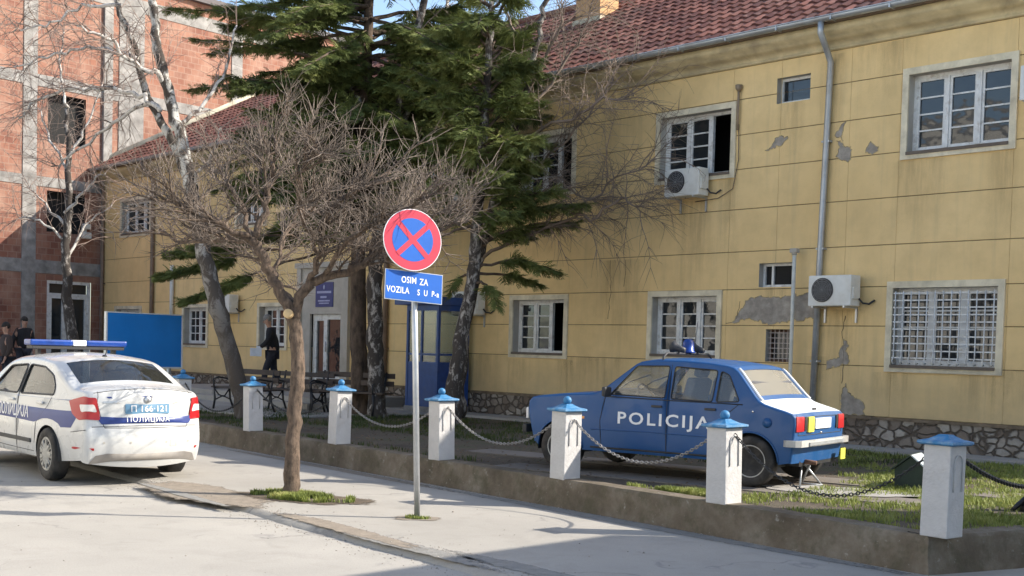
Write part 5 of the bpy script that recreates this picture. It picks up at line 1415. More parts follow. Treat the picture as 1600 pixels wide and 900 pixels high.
# ================================================================== PEOPLE
def person(name, Mx, label, J, mats, hair='grey', scale=1.0, extra=None):
    """J: joint dict in metres, feet at z=0, facing -x"""
    e = empty('person', label, 'person', M=Mx @ Matrix.Scale(scale, 4))
    def skin(nm, chains, mat, lvl=1):
        vs = []; es = []; rad = []; idx = {}
        for ch in chains:
            prev = None
            for (key, p, r) in ch:
                if key in idx: i = idx[key]
                else: i = len(vs); vs.append(p); rad.append(r); idx[key] = i
                if prev is not None: es.append((prev, i))
                prev = i
        me = bpy.data.meshes.new(nm); me.from_pydata(vs, es, []); o = bpy.data.objects.new(nm, me); COL.objects.link(o)
        md = o.modifiers.new('s', 'SKIN'); md.use_smooth_shade = True
        for i, r in enumerate(rad): me.skin_vertices[0].data[i].radius = r if isinstance(r, tuple) else (r, r)
        me.skin_vertices[0].data[0].use_root = True
        sb_ = o.modifiers.new('u', 'SUBSURF'); sb_.levels = lvl; sb_.render_levels = lvl
        bpy.context.view_layer.update()
        m2 = bpy.data.meshes.new_from_object(o.evaluated_get(bpy.context.evaluated_depsgraph_get())); bpy.data.objects.remove(o)
        m2.polygons.foreach_set('use_smooth', [True]*len(m2.polygons)); m2.materials.clear()
        return new_mesh_obj(nm, m2, e, mat)
    j = J
    def hand(tag_, w_, h, side):
        d = (Vector(h)-Vector(w_)).normalized(); s_ = d.cross(Vector((1, 0, 0))).normalized() if abs(d.x) < .9 else Vector((0, 1, 0)); f = d.cross(s_)
        ch = []; palm = Vector(h)
        for k, (o_, l) in enumerate(((-.03, .065), (-.011, .078), (.01, .074), (.03, .06))):
            b = palm+s_*o_+d*.045
            ch.append([(tag_+'h', tuple(palm), (.026, .018)), (tag_+'k%d' % k, tuple(b), .0105), (tag_+'m%d' % k, tuple(b+d*l*.55+f*.012), .009), (tag_+'t%d' % k, tuple(b+d*l*.8+f*.035), .007)])
        ch.append([(tag_+'h', tuple(palm), (.026, .018)), (tag_+'th1', tuple(palm+s_*.035+f*.02+d*.01), .011), (tag_+'th2', tuple(palm+s_*.045+f*.04+d*.04), .009)])
        return ch
    body = [[('pel', j['pel'], (.15, .11)), ('wai', j['wai'], (.14, .10)), ('che', j['che'], (.17, .12)), ('nek0', j['nk'], (.06, .06)), ('nek', j['nk2'], .052), ('hd', j['hd0'], (.07, .08)), ('hd2', j['hd'], (.078, .095)), ('hd3', j['hd2'], (.06, .075))]]
    for s in ('l', 'r'):
        body.append([('che', j['che'], .1), (s+'sh', j[s+'sh'], .075), (s+'el', j[s+'el'], .052), (s+'wr', j[s+'wr'], .033), (s+'h', j[s+'ha'], (.026, .018))])
        body.append([('pel', j['pel'], .1), (s+'hip', j[s+'hip'], .10), (s+'kn', j[s+'kn'], .068), (s+'an', j[s+'an'], .045), (s+'toe', j[s+'toe'], (.045, .03))])
        body += hand(s, j[s+'wr'], j[s+'ha'], s)
    bo_ = skin('body', body, M['skin'])
    # clothing over the body
    ja = [[('pel', tuple(Vector(j['pel'])-Vector((0, 0, .05))), (.195, .15)), ('wai', j['wai'], (.185, .145)), ('che', j['che'], (.215, .155)), ('nek0', j['nk'], (.085, .085))]]
    for s in ('l', 'r'): ja.append([('che', j['che'], .1), (s+'sh', j[s+'sh'], .095), (s+'el', j[s+'el'], .072), (s+'wr', j[s+'wr'], .05)])
    skin('jacket', ja, mats[0])
    tr = [[('pel', j['pel'], (.17, .13))]]
    tr = []
    for s in ('l', 'r'): tr.append([('pel', j['pel'], (.16, .125)), (s+'hip', j[s+'hip'], .112), (s+'kn', j[s+'kn'], .085), (s+'an', tuple(Vector(j[s+'an'])+Vector((0, 0, .02))), .068)])
    skin('trousers', tr, mats[1])
    for s in ('l', 'r'):
        a, b = Vector(j[s+'an']), Vector(j[s+'toe']); d = (b-a); d.z = 0; L = d.length; ang = math.atan2(d.y, d.x)
        sh = MB(); sh.ball((L*.35, 0, 0), 1, 10, (L*.75+.05, .05, .05), T(a.x, a.y, max(.045, b.z)) @ rot_z(ang)); sh.build('shoe', M['black'], e)
    H = Vector(j['hd']); fwd = Vector(j['face']).normalized(); sd = fwd.cross(Vector((0, 0, 1))).normalized(); up = sd.cross(fwd)
    hm = Matrix(((fwd.x, sd.x, up.x, H.x), (fwd.y, sd.y, up.y, H.y), (fwd.z, sd.z, up.z, H.z), (0, 0, 0, 1)))
    hr = MB(); hr.ball((-.02, 0, .035), .1, 12, (1.02, .86, 1.0), hm); 
    # keep only the top and back
    hr.f = [f for f in hr.f if (lambda c: c.z > .01 or c.x < -.035)(sum((hm.inverted() @ Vector(hr.v[i]) for i in f), Vector())/len(f))]; hr.sm = [True]*len(hr.f)
    hr.build('hair', M['hair_'+hair], e)
    MB().tube([(.085, 0, .01), (.108, 0, -.02), (.085, 0, -.028)], [.008, .014, .01], 6, M=hm).build('nose', M['skin'], e)
    for s in (1, -1):
        MB().ball((.078, s*.03, .012), .009, 6, M=hm).build('eye', M['black'], e)
        MB().ball((-.005, s*.078, -.005), .03, 8, (.6, .3, 1.1), hm).build('ear', M['skin'], e)
    MB().tube([(.082, -.022, -.055), (.090, 0, -.057), (.082, .022, -.055)], .005, 5, M=hm).build('mouth', simple('lips', (.28, .11, .09)) if 'lips' not in M else M['lips'], e)
    return e
M['lips'] = simple('lips', (.28, .11, .09))
walk = dict(pel=(0, 0, .93), wai=(-.02, 0, 1.08), che=(-.05, 0, 1.32), nk=(-.08, 0, 1.47), nk2=(-.10, 0, 1.53), hd0=(-.115, 0, 1.58), hd=(-.135, 0, 1.645), hd2=(-.14, 0, 1.70), face=(-.93, .1, -.35),
    lsh=(-.05, -.19, 1.40), lel=(-.12, -.25, 1.14), lwr=(-.30, -.24, 1.0), lha=(-.36, -.23, .975), rsh=(-.04, .19, 1.40), rel=(.08, .26, 1.15), rwr=(.12, .25, .92), rha=(.13, .25, .85),
    lhip=(-.01, -.10, .86), lkn=(-.16, -.10, .50), lan=(-.20, -.10, .09), ltoe=(-.36, -.10, .04), rhip=(.0, .10, .86), rkn=(.03, .10, .49), ran=(.22, .10, .13), rtoe=(.10, .10, .04))
mp = at(425, 600, 28.6)
man = person('m', T(mp.x, mp.y, .55) @ rot_z(R_(12)), 'man in black jacket walking left behind the benches with papers in hand', walk, (M['cloth_black'], M['cloth_navy']), 'grey', 1.01)
pb = MB().box((-.40, -.24, .90), (.26, .02, .19), rot_z(R_(4)), bev=.006).box((-.33, -.245, .98), (.12, .015, .12), rot_z(R_(4)), bev=.004).build('papers', M['paper'])
pb.matrix_world = man.matrix_world.copy(); tag(pb, 'pale blue sheets held low in the hand of the man in black', 'papers')
stand = dict(walk); stand.update(lkn=(-.02, -.10, .48), lan=(0, -.11, .08), ltoe=(-.15, -.12, .04), rkn=(-.02, .10, .48), ran=(0, .11, .08), rtoe=(-.15, .12, .04), lel=(-.02, -.27, 1.13), lwr=(-.12, -.22, .92), lha=(-.14, -.21, .86),
    nk=(-.04, 0, 1.47), nk2=(-.05, 0, 1.53), hd0=(-.055, 0, 1.58), hd=(-.06, 0, 1.65), hd2=(-.055, 0, 1.71), face=(-1, 0, -.1))
q = at(36, 545, 31.0); person('p', T(q.x, q.y, .03) @ rot_z(R_(150)) @ T(0, 0, .45), 'dark haired person in black beside the concrete column, behind the white police car', stand, (M['cloth_black'], M['cloth_navy']), 'dark', .96)
q = at(12, 545, 28.0); person('p', T(q.x, q.y, .03) @ rot_z(R_(40)) @ T(0, 0, .28), 'person in a dark brown jacket at the left edge behind the white police car', stand, (M['cloth_red'], M['cloth_navy']), 'dark', .95)
# ================================================================== TREES
class Tree:
    def __init__(s, seed): s.rn = random.Random(seed); s.trunk = MB(); s.wood = MB(); s.tw = MB()
    def smooth(s, pts, k=5, jit=.0):
        P = [Vector(p) for p in pts]; out = []
        for i in range(len(P)-1):
            p0, p1, p2, p3 = P[max(i-1, 0)], P[i], P[i+1], P[min(i+2, len(P)-1)]
            for j in range(k):
                t = j/k; out.append(.5*((2*p1)+(p2-p0)*t+(2*p0-5*p1+4*p2-p3)*t*t+(3*p1-p0-3*p2+p3)*t**3)+Vector((s.rn.gauss(0, jit), s.rn.gauss(0, jit), s.rn.gauss(0, jit))))
        out.append(P[-1]); return out
    def limb(s, mb, pts, r0, r1, n=8, jit=.01, k=5, pw=1.0):
        q = s.smooth(pts, k, jit); m = len(q); mb.tube(q, [r0+(r1-r0)*(i/(m-1))**pw for i in range(m)], n); return q
    def twig(s, p, d, L, r, n=3, grav=0, seg=4, wob=.18, mb=None):
        P = [p.copy()]; d = d.normalized()
        for i in range(seg):
            d = (d+Vector((s.rn.gauss(0, wob), s.rn.gauss(0, wob), s.rn.gauss(0, wob)+grav))).normalized(); P.append(P[-1]+d*(L/seg))
        (mb or s.tw).tube(P, [r*(1-.75*i/seg) for i in range(seg+1)], n, cap=False); return P
def pxl(pts, Y0):
    out = []
    for p in pts:
        out.append(at(p[0], p[1], Y0+(p[2] if len(p) > 2 else 0)))
    return out
def finish_tree(name, t, label, mtrunk, mlimb, mtwig, group=None, cat='tree', crown='crown'):
    base = Vector(t.trunk.v[0]); 
    e = empty(name, label, cat, group, T(base.x, base.y, 0)); inv = e.matrix_world.inverted()
    for mb, nm, m in ((t.trunk, 'trunk', mtrunk), (t.wood, 'limbs', mlimb), (t.tw, crown, mtwig)):
        if mb.v:
            mb.v = [tuple(inv @ Vector(v)) for v in mb.v]; mb.build(nm, m, e)
    return e
# --- foreground pruned tree
t = Tree(11); Y0 = 13.31; rn = t.rn
tb = pxl([(455, 782), (456, 740), (459, 660), (465, 580), (462, 520), (455, 492)], Y0)
q = t.smooth(tb, 6, .006); m = len(q); t.trunk.tube(q, [.105-.025*min(1, i/(m*.25))-.006*i/m+.009*noise.noise(p*5)+.006*noise.noise(p*14) for i, p in enumerate(q)], 14)
main = []
L1 = t.limb(t.wood, pxl([(458, 500), (437, 455), (412, 410), (396, 372)], Y0), .068, .052, 9, .012); main.append(L1)
A1 = t.limb(t.wood, pxl([(396, 372), (415, 320, .1), (426, 270, .2), (428, 215, .25)], Y0), .045, .018, 7, .02); main.append(A1)
A2 = t.limb(t.wood, pxl([(396, 375), (340, 348, -.3), (285, 325, -.4), (235, 308, -.5)], Y0), .036, .014, 7, .02); main.append(A2)
A3 = t.limb(t.wood, pxl([(400, 378), (350, 375, .5), (300, 378, .9), (250, 360, 1.2)], Y0), .032, .014, 7, .02); main.append(A3)
A4 = t.limb(t.wood, pxl([(396, 372), (370, 310, .6), (345, 260, .9)], Y0), .032, .014, 7, .02); main.append(A4)
L2 = t.limb(t.wood, pxl([(459, 500), (474, 455), (500, 437), (545, 425), (575, 405)], Y0), .064, .036, 9, .012); main.append(L2)
B1 = t.limb(t.wood, pxl([(478, 450), (500, 395, -.2), (508, 345, -.3), (545, 300, -.3), (610, 270, -.2)], Y0), .038, .014, 7, .02); main.append(B1)
B2 = t.limb(t.wood, pxl([(545, 425), (585, 375, .3), (640, 345, .6), (700, 325, .8)], Y0), .034, .014, 7, .02); main.append(B2)
B3 = t.limb(t.wood, pxl([(508, 435), (540, 380, -.5), (590, 345, -.9), (650, 320, -1.2)], Y0), .032, .013, 7, .02); main.append(B3)
B4 = t.limb(t.wood, pxl([(465, 475), (430, 440, .5), (440, 380, 1.0), (480, 320, 1.4)], Y0), .032, .013, 7, .02); main.append(B4)
B5 = t.limb(t.wood, pxl([(575, 405), (620, 370, -.1), (680, 365, -.3), (720, 345, -.4)], Y0), .03, .012, 7, .02); main.append(B5)
B6 = t.limb(t.wood, pxl([(500, 395), (470, 340, -.6), (470, 280, -1.0), (490, 230, -1.2)], Y0), .028, .012, 7, .02); main.append(B6)
cen = at(455, 400, Y0)
subs = []
for L in main:
    for i in range(3, len(L)-1):
        for rep in range(2 if L not in (L1, L2) else (1 if i > len(L)*.6 else 0)):
            if rn.random() > .6: continue
            p = L[i]; out = (p-cen); out.z = abs(out.z)*.4+.22; out.normalize()
            d = out+Vector((rn.gauss(0, .55), rn.gauss(0, .55), rn.gauss(.1, .3)))
            subs.append(t.twig(p, d, rn.uniform(.35, .8), .015, 5, .03, 6, .18, t.wood))
    subs.append(L[-5:])
for S in subs:
    for i in range(1, len(S)):
        for rep in range(3):
            p = S[i]; dd = (S[i]-S[i-1]).normalized(); 
            d = dd*.8+Vector((rn.gauss(0, .65), rn.gauss(0, .65), rn.gauss(.22, .5)))
            P = t.twig(p, d, rn.uniform(.16, .5), .0058, 3, .05, 4, .16)
            if rn.random() < .7: t.twig(P[2], d+Vector((rn.gauss(0, .6), rn.gauss(0, .6), rn.gauss(.1, .4))), rn.uniform(.12, .3), .0042, 3, .03, 3, .15)
bt = finish_tree('pruned_tree', t, 'small bare pruned tree with a wide umbrella of twigs, left of the road sign', M['prunebark'], M['prunebark'], M['twig'], crown='twigs')
kn = at(450, 490, Y0-.11)-bt.matrix_world.translation
MB().lathe([(.05, -.04), (.052, .012), (.045, .022), (.002, .024)], 14, T(*kn) @ Matrix.Rotation(R_(78), 4, 'X') @ Matrix.Rotation(R_(-12), 4, 'Y')).build('cut_stub', M['cutwood'], bt)
# --- bare birches
def droopy(t, limbs, dens=2.0, L=(.5, 1.1), grav=-.10, r=.009, sub=3, sp=.5):
    rn = t.rn
    for Lm in limbs:
        for i in range(max(2, len(Lm)//5), len(Lm)):
            for rep in range(int(dens)+(rn.random() < dens % 1)):
                dd = (Lm[i]-Lm[i-1]).normalized(); d = dd*.7+Vector((rn.gauss(0, sp), rn.gauss(0, sp), rn.gauss(.25, sp*.7)))
                P = t.twig(Lm[i], d, rn.uniform(*L), r, 4, grav*.4, 6, .13)
                for k in range(1, len(P)):
                    for q_ in range(sub):
                        if rn.random() < .75:
                            t.twig(P[k], (P[k]-P[k-1]).normalized()*.6+Vector((rn.gauss(0, .5), rn.gauss(0, .5), rn.gauss(-.15, .4))), rn.uniform(.25, .6), r*.5, 3, grav, 4, .1)
t = Tree(21); Y0 = 22.0
q = t.smooth(pxl([(388, 668), (378, 620), (352, 525), (330, 440), (313, 365), (300, 300)], Y0), 6, .01); m = len(q)
t.trunk.tube(q, [.27-.10*min(1, i/(m*.2))-.045*i/m+.02*noise.noise(p*2.5) for i, p in enumerate(q)], 14)
S1 = t.limb(t.trunk, pxl([(300, 300), (283, 220), (262, 140), (245, 65), (238, 0), (232, -70)], Y0), .125, .06, 10, .02)
S2 = t.limb(t.trunk, pxl([(303, 320), (270, 220, .3), (232, 160, .5), (215, 90, .6), (185, 10, .6), (160, -60, .6)], Y0), .09, .04, 9, .02)
S3 = t.limb(t.wood, pxl([(262, 130), (235, 112, -.3), (200, 95, -.5), (165, 60, -.8), (120, 40, -1)], Y0), .055, .02, 7, .03)
S4 = t.limb(t.wood, pxl([(250, 172), (215, 148, .4), (165, 140, .6), (110, 142, .8), (60, 155, .9), (30, 185, 1)], Y0), .05, .018, 7, .03)
S5 = t.limb(t.wood, pxl([(275, 200), (320, 160, .3), (350, 110, .5), (370, 40, .6)], Y0), .045, .016, 7, .03)
S6 = t.limb(t.wood, pxl([(232, 160), (180, 190, .6), (120, 240, .9), (80, 260, 1)], Y0+.4), .04, .014, 7, .03)
S7 = t.limb(t.wood, pxl([(215, 90), (150, 75, 1.1), (90, 85, 1.4), (20, 105, 1.6)], Y0+.4), .04, .014, 7, .03)
S8 = t.limb(t.wood, pxl([(185, 10), (130, 10, .2), (70, 40, .1), (20, 50, 0)], Y0), .035, .012, 7, .03)
S9 = t.limb(t.wood, pxl([(300, 290), (330, 240, -.3), (345, 200, -.5)], Y0), .04, .012, 7, .03)
droopy(t, [S3, S4, S6, S7, S8], 1.6, (.5, 1.1), -.10, .010, 2); droopy(t, [S5, S9, S1[8:], S2[10:]], .8, (.5, 1.0), -.06, .010, 2)
finish_tree('birch_tree', t, 'leaning birch with pale peeling bark and bare drooping twigs, behind the police car', M['birch'], M['birchtop'], M['twigred'], 'bare birches in the garden', crown='twigs')
t = Tree(31); Y0 = 29.5
q = t.limb(t.trunk, pxl([(118, 640), (116, 560), (107, 480), (103, 400), (107, 330), (107, 250), (104, 170)], Y0), .17, .05, 10, .02)
l = [t.limb(t.wood, pxl(p, Y0), .04, .012, 6, .03) for p in ([(104, 350), (70, 320, .3), (45, 290, .4)], [(104, 330), (140, 290, -.3), (165, 270, -.4)], [(107, 270), (80, 220, .3), (60, 170, .3)], [(107, 250), (140, 190, .2), (160, 130, .3)], [(104, 170), (95, 110, 0), (100, 50, 0)], [(103, 400), (135, 350, .4), (175, 320, .5)], [(104, 380), (60, 345, -.3), (30, 340, -.3)])]
droopy(t, l, 1.3, (.5, 1.1), -.12, .011, 2)
finish_tree('birch_tree', t, 'slender birch standing in front of the glazed door of the brick building', M['birchdark'], M['birchtop'], M['twigred'], 'bare birches in the garden', crown='twigs')
t = Tree(41); Y0 = 23.4
q = t.smooth(pxl([(590, 662), (588, 600), (586, 520), (585, 450), (590, 380), (600, 300)], Y0), 6, .01); m = len(q)
t.trunk.tube(q, [.22-.05*min(1, i/(m*.15))-.04*i/m+.015*noise.noise(p*3) for i, p in enumerate(q)], 12)
T1 = t.limb(t.trunk, pxl([(600, 300), (618, 200), (640, 110), (655, 40), (668, -50)], Y0), .12, .06, 9, .02)
T2 = t.limb(t.wood, pxl([(615, 210), (660, 130, .4), (690, 50, .6), (700, -20, .8)], Y0), .06, .025, 7, .03)
T3 = t.limb(t.wood, pxl([(605, 260), (560, 160, .5), (530, 60, .8), (515, -30, .9)], Y0), .05, .02, 7, .03)
droopy(t, [T2, T3, T1[10:]], .8, (.5, 1.1), -.10, .010, 2)
finish_tree('birch_tree', t, 'birch with cracked black and white bark standing directly right of the spruce trunk', M['birchdark'], M['birchtop'], M['twigred'], 'bare birches in the garden', crown='twigs')
t = Tree(51); Y0 = 22.2
q = t.limb(t.trunk, pxl([(716, 650), (718, 590), (732, 480), (752, 380), (785, 280), (812, 180), (835, 90), (850, 10), (860, -50)], Y0), .13, .035, 9, .03)
l = [t.limb(t.wood, pxl(p, Y0), .035, .010, 6, .03) for p in ([(755, 400), (830, 365, -.5), (895, 335, -.9), (950, 290, -1.2), (1020, 250, -1.5)], [(785, 280), (850, 250, -.3), (910, 190, -.5), (960, 130, -.6)], [(812, 180), (860, 130, .2), (900, 70, .3), (925, 20, .3)], [(770, 340), (840, 300, .3), (900, 300, .5), (960, 330, .7)], [(835, 90), (800, 40, .2), (790, -10, .3)], [(895, 335, -.9), (930, 340, -1), (970, 310, -1.3), (1000, 330, -1.5)], [(800, 220), (880, 190, -.8), (940, 160, -1.1), (990, 150, -1.3)], [(820, 150), (870, 60, -.5), (880, 10, -.6)])]
droopy(t, l, 1.7, (.5, 1.3), -.07, .0095, 3)
finish_tree('birch_tree', t, 'bare tree with drooping twigs spread before the upper windows, right of the conifers', M['birchdark'], M['twigdark'], M['twigdark'], 'bare birches in the garden', crown='twigs')
# --- conifers
def make_sprays(rn):
    out = []
    for _ in range(8):
        vs = []; fs = []
        def shoot(p, d, L, w):
            d = d.normalized(); s = Vector((-d.y, d.x, 0)).normalized(); u = d.cross(s)
            b = len(vs); mid = p+d*L*.4
            vs.extend([p, mid+s*w, p+d*L, mid-s*w, mid+u*w*.6, mid-u*w*.6]); fs.extend([(b, b+1, b+2, b+4), (b, b+4, b+2, b+3), (b, b+3, b+2, b+5)])
            for k in range(5):
                t_ = .25+.15*k
                for sg in (1, -1):
                    c = p+d*L*t_; tip = c+d*w*1.3+s*sg*w*1.9*(1-.4*t_)+u*rn.gauss(0, w*.6); b2 = len(vs); vs.extend([c-d*.006, c+d*.010, tip]); fs.append((b2, b2+1, b2+2))
        shoot(Vector((0, 0, 0)), Vector((1, 0, 0)), 1.0, .04)
        for k in range(7):
            t_ = .12+.12*k
            for sg in (1, -1):
                if rn.random() < .88: shoot(Vector((t_, 0, 0)), Vector((1, sg*rn.uniform(.7, 1.2), rn.gauss(-.08, .18))), (1-t_)*.62*rn.uniform(.7, 1.2)+.08, .028)
        out.append((np.array([tuple(v) for v in vs]), fs))
    return out
SPR = make_sprays(random.Random(3))
class Foliage:
    def __init__(s): s.V = []; s.F = []; s.n = 0
    def put(s, p, d, L, roll, rn):
        V, F = SPR[rn.randrange(8)]
        d = d.normalized(); sd = d.cross(Vector((0, 0, 1))); sd = sd.normalized() if sd.length > .05 else Vector((1, 0, 0)); up = sd.cross(d)
        c, s_ = math.cos(roll), math.sin(roll); a = sd*c+up*s_; b = up*c-sd*s_
        Mx = np.array([[d.x, a.x, b.x], [d.y, a.y, b.y], [d.z, a.z, b.z]])
        s.V.append((V*L) @ Mx.T+np.array(tuple(p))); s.F += [tuple(i+s.n for i in f) for f in F]; s.n += len(V)
def bough(t, fol, pts, r0, rn, droop=0., Ls=.5, dens=1.0, start=.15, env=None):
    q = t.limb(t.wood, pts, r0, .008, 6, .015, 6); m = len(q)
    ln = sum((q[i+1]-q[i]).length for i in range(m-1)); nb = max(5, int(ln*10*dens))
    for k in range(nb):
        f = start+(1-start)*(k+rn.random())/nb; i = min(m-2, int(f*(m-1))); p = q[i].lerp(q[i+1], f*(m-1)-i); d = (q[i+1]-q[i]).normalized()
        for sg in (1, -1):
            s_ = d.cross(Vector((0, 0, 1))).normalized()*sg
            L = Ls*(1.15-.75*f)*rn.uniform(.65, 1.25)*min(1.0, .35+f*2.2)
            dd = d*rn.uniform(.5, .9)+s_*rn.uniform(.6, 1.0)+Vector((0, 0, rn.gauss(-.24-droop, .2)))
            fol.put(p, dd, L, rn.gauss(0, .35), rn)
            if rn.random() < .8: fol.put(p, d*.7+s_*rn.uniform(.1, .6)+Vector((0, 0, rn.gauss(-.45, .45))), L*.85, rn.gauss(0, .9), rn)
    fol.put(q[-1], (q[-1]-q[-3]), Ls*.45, 0, rn)
def fol_obj(f, name, mat, parent):
    V = np.concatenate(f.V); V = V-np.array(tuple(parent.matrix_world.translation)); me = bpy.data.meshes.new(name)
    me.from_pydata(V.tolist(), [], f.F); return new_mesh_obj(name, me, parent, mat)
# large spruce
t = Tree(61); rn = t.rn; Y0 = 24.0; fol = Foliage()
tp = [(566, 668), (562, 600), (560, 500), (560, 400), (563, 300), (568, 180), (575, 60), (580, -60), (584, -260)]
q = t.smooth(pxl(tp, Y0), 5, .008); m = len(q); t.trunk.tube(q, [.25-.06*min(1, i/(m*.1))-.13*i/m for i in range(m)], 12)
def tr_at(y):
    for a, b in zip(tp, tp[1:]):
        if a[1] >= y >= b[1]: f = (a[1]-y)/(a[1]-b[1]); return a[0]+(b[0]-a[0])*f
    return tp[-1][0]
def spruce_bough(y, tx, ty, dy, Ls=.55, dens=1.0, start=.15, r0=.045, droop=0):
    p0 = at(tr_at(y), y, Y0); p3 = at(tx, ty, Y0+dy); mid = p0.lerp(p3, .5)+Vector((0, 0, rn.uniform(.02, .2)))
    bough(t, fol, [p0, mid, p3], r0, rn, droop, Ls, dens, start)
# explicit boughs read from the picture
for a in ((60, 262, 12, .4, .5, .9, .45), (110, 300, 60, -.5, .45, 1, .4), (140, 295, 140, .8, .5, 1, .35), (150, 345, 120, -1.2, .6, 1, .3), (200, 380, 205, .3, .6, 1, .25), (230, 330, 240, 1.2, .5, .8, .4), (90, 350, 40, 1, .6, 1, .3), (40, 380, 5, -.8, .6, 1, .25),
          (230, 390, 170, -1.5, .6, 1.1, .2), (260, 450, 235, -1.8, .55, 1, .25), (120, 800, 30, .2, .6, 1, .4), (80, 780, -20, -.5, .6, 1, .35), (160, 850, 70, .6, .6, 1, .35), (190, 840, 130, -.6, .6, 1.1, .3), (240, 860, 180, .2, .6, 1, .35),
          (260, 800, 230, -1.2, .6, 1.1, .3), (290, 830, 300, .8, .55, 1, .4), (210, 760, 170, 1.6, .6, 1.1, .25), (300, 700, 260, -1.6, .6, 1.1, .25), (60, 720, 50, 1.5, .6, .9, .45)):
    spruce_bough(*a[:4], Ls=a[4], dens=a[5], start=a[6])
# low dark boughs on the left
for tx, ty, dy in ((248, 430, -.2), (262, 395, .4), (300, 385, -.6), (285, 470, -.5), (375, 372, .2)): spruce_bough(375, tx, ty, dy, Ls=.5, dens=3.6, start=.6 if tx < 350 else .5, r0=.035, droop=.3)
# whorls up the stem
y = 330
while y > -240:
    half = 250 if y > 120 else 270 if y > 0 else 230
    for k in range(5):
        a = rn.uniform(0, 2*math.pi); rr = half*rn.uniform(.55, .95); tx = tr_at(y)+rr*math.cos(a)
        sgap = (480 < tx < 650 and y < 95)
        if sgap and rn.random() < .85: continue
        spruce_bough(y, tx, y+rn.uniform(-50, 25)+(.12*rr), math.sin(a)*rr*24/1900, Ls=.5, dens=1.35, start=.28)
    y -= 20
y = 345
while y > -200:
    for k in range(4 if y > 95 else 1):
        a = rn.uniform(0, 2*math.pi); rr = rn.uniform(60, 170)
        spruce_bough(y, tr_at(y)+rr*math.cos(a), y+rn.uniform(-20, 45), math.sin(a)*rr*24/1900, Ls=.55, dens=1.5, start=.12, r0=.03, droop=.1)
    y -= 23
for a in ((140, 640, 110), (170, 660, 165), (200, 640, 210), (230, 670, 240), (260, 640, 275), (200, 470, 190), (240, 440, 215), (270, 480, 285), (170, 480, 140), (300, 520, 320), (150, 700, 130), (230, 500, 250), (120, 470, 95)):
    for dy in (-.9, .5): spruce_bough(a[0], a[1]+rn.uniform(-15, 15), a[2], dy, Ls=.55, dens=1.5, start=.15, r0=.03, droop=.1)
e = finish_tree('spruce_tree', t, 'largest conifer, a dense dark green spruce in the middle hiding the facade', M['sprucebark'], M['sprucebark'], M['twigred'])
fol_obj(fol, 'needles', M['needle'], e)
# smaller conifer to the right
t = Tree(71); rn = t.rn; Y0 = 21.5; fol = Foliage()
tp = [(706, 668), (710, 600), (722, 520), (738, 440), (745, 360), (752, 260), (760, 160), (765, 70), (768, 0)]
q = t.smooth(pxl(tp, Y0), 5, .012); m = len(q); t.trunk.tube(q, [.19-.03*min(1, i/(m*.1))-.12*i/m+.01*noise.noise(p*4) for i, p in enumerate(q)], 12)
for a in ((360, 915, 318, -.4, .45, 1.2, .25), (380, 905, 345, .5, .4, 1.1, .3), (340, 870, 300, -1, .5, 1.1, .25), (420, 872, 425, -.2, .42, 1.3, .3), (430, 845, 445, .5, .38, 1.1, .4), (440, 780, 480, -.5, .36, 1.2, .4), (430, 700, 462, .3, .3, 1, .4), (300, 850, 255, .3, .5, 1.1, .25),
          (330, 680, 350, .8, .45, 1, .3), (280, 660, 300, -.8, .5, 1, .3), (350, 640, 390, -.3, .4, .8, .5), (250, 840, 215, -.8, .5, 1.1, .25), (200, 850, 160, .5, .5, 1.1, .25), (220, 680, 210, 1, .5, 1, .3), (150, 840, 95, -.3, .5, 1.1, .25), (120, 700, 90, -.8, .5, 1, .3), (100, 830, 40, .7, .5, 1, .25), (60, 700, 30, .6, .5, .9, .3), (40, 820, -10, -.2, .5, 1, .3), (390, 830, 370, 1, .42, 1.1, .3), (370, 800, 330, -1.4, .45, 1.1, .3), (300, 780, 270, -1.5, .5, 1, .3)):
    spruce_bough(*a[:4], Ls=a[4]*1.15, dens=a[5]*1.3, start=a[6], r0=.035)
y = 300
while y > 0:
    for k in range(3):
        a = rn.uniform(0, 2*math.pi); rr = rn.uniform(50, 110); spruce_bough(y, tr_at(y)+rr*math.cos(a), y+rn.uniform(-35, 15), math.sin(a)*rr*21.5/1900, Ls=.48, dens=1.1, start=.2, r0=.03)
    y -= 24
e = finish_tree('conifer_tree', t, 'smaller conifer with a mottled trunk beside the guard booth and yellow-green boughs reaching right', M['birchdark'], M['sprucebark'], M['twigred'])
fol_obj(fol, 'needles', M['needle'], e)
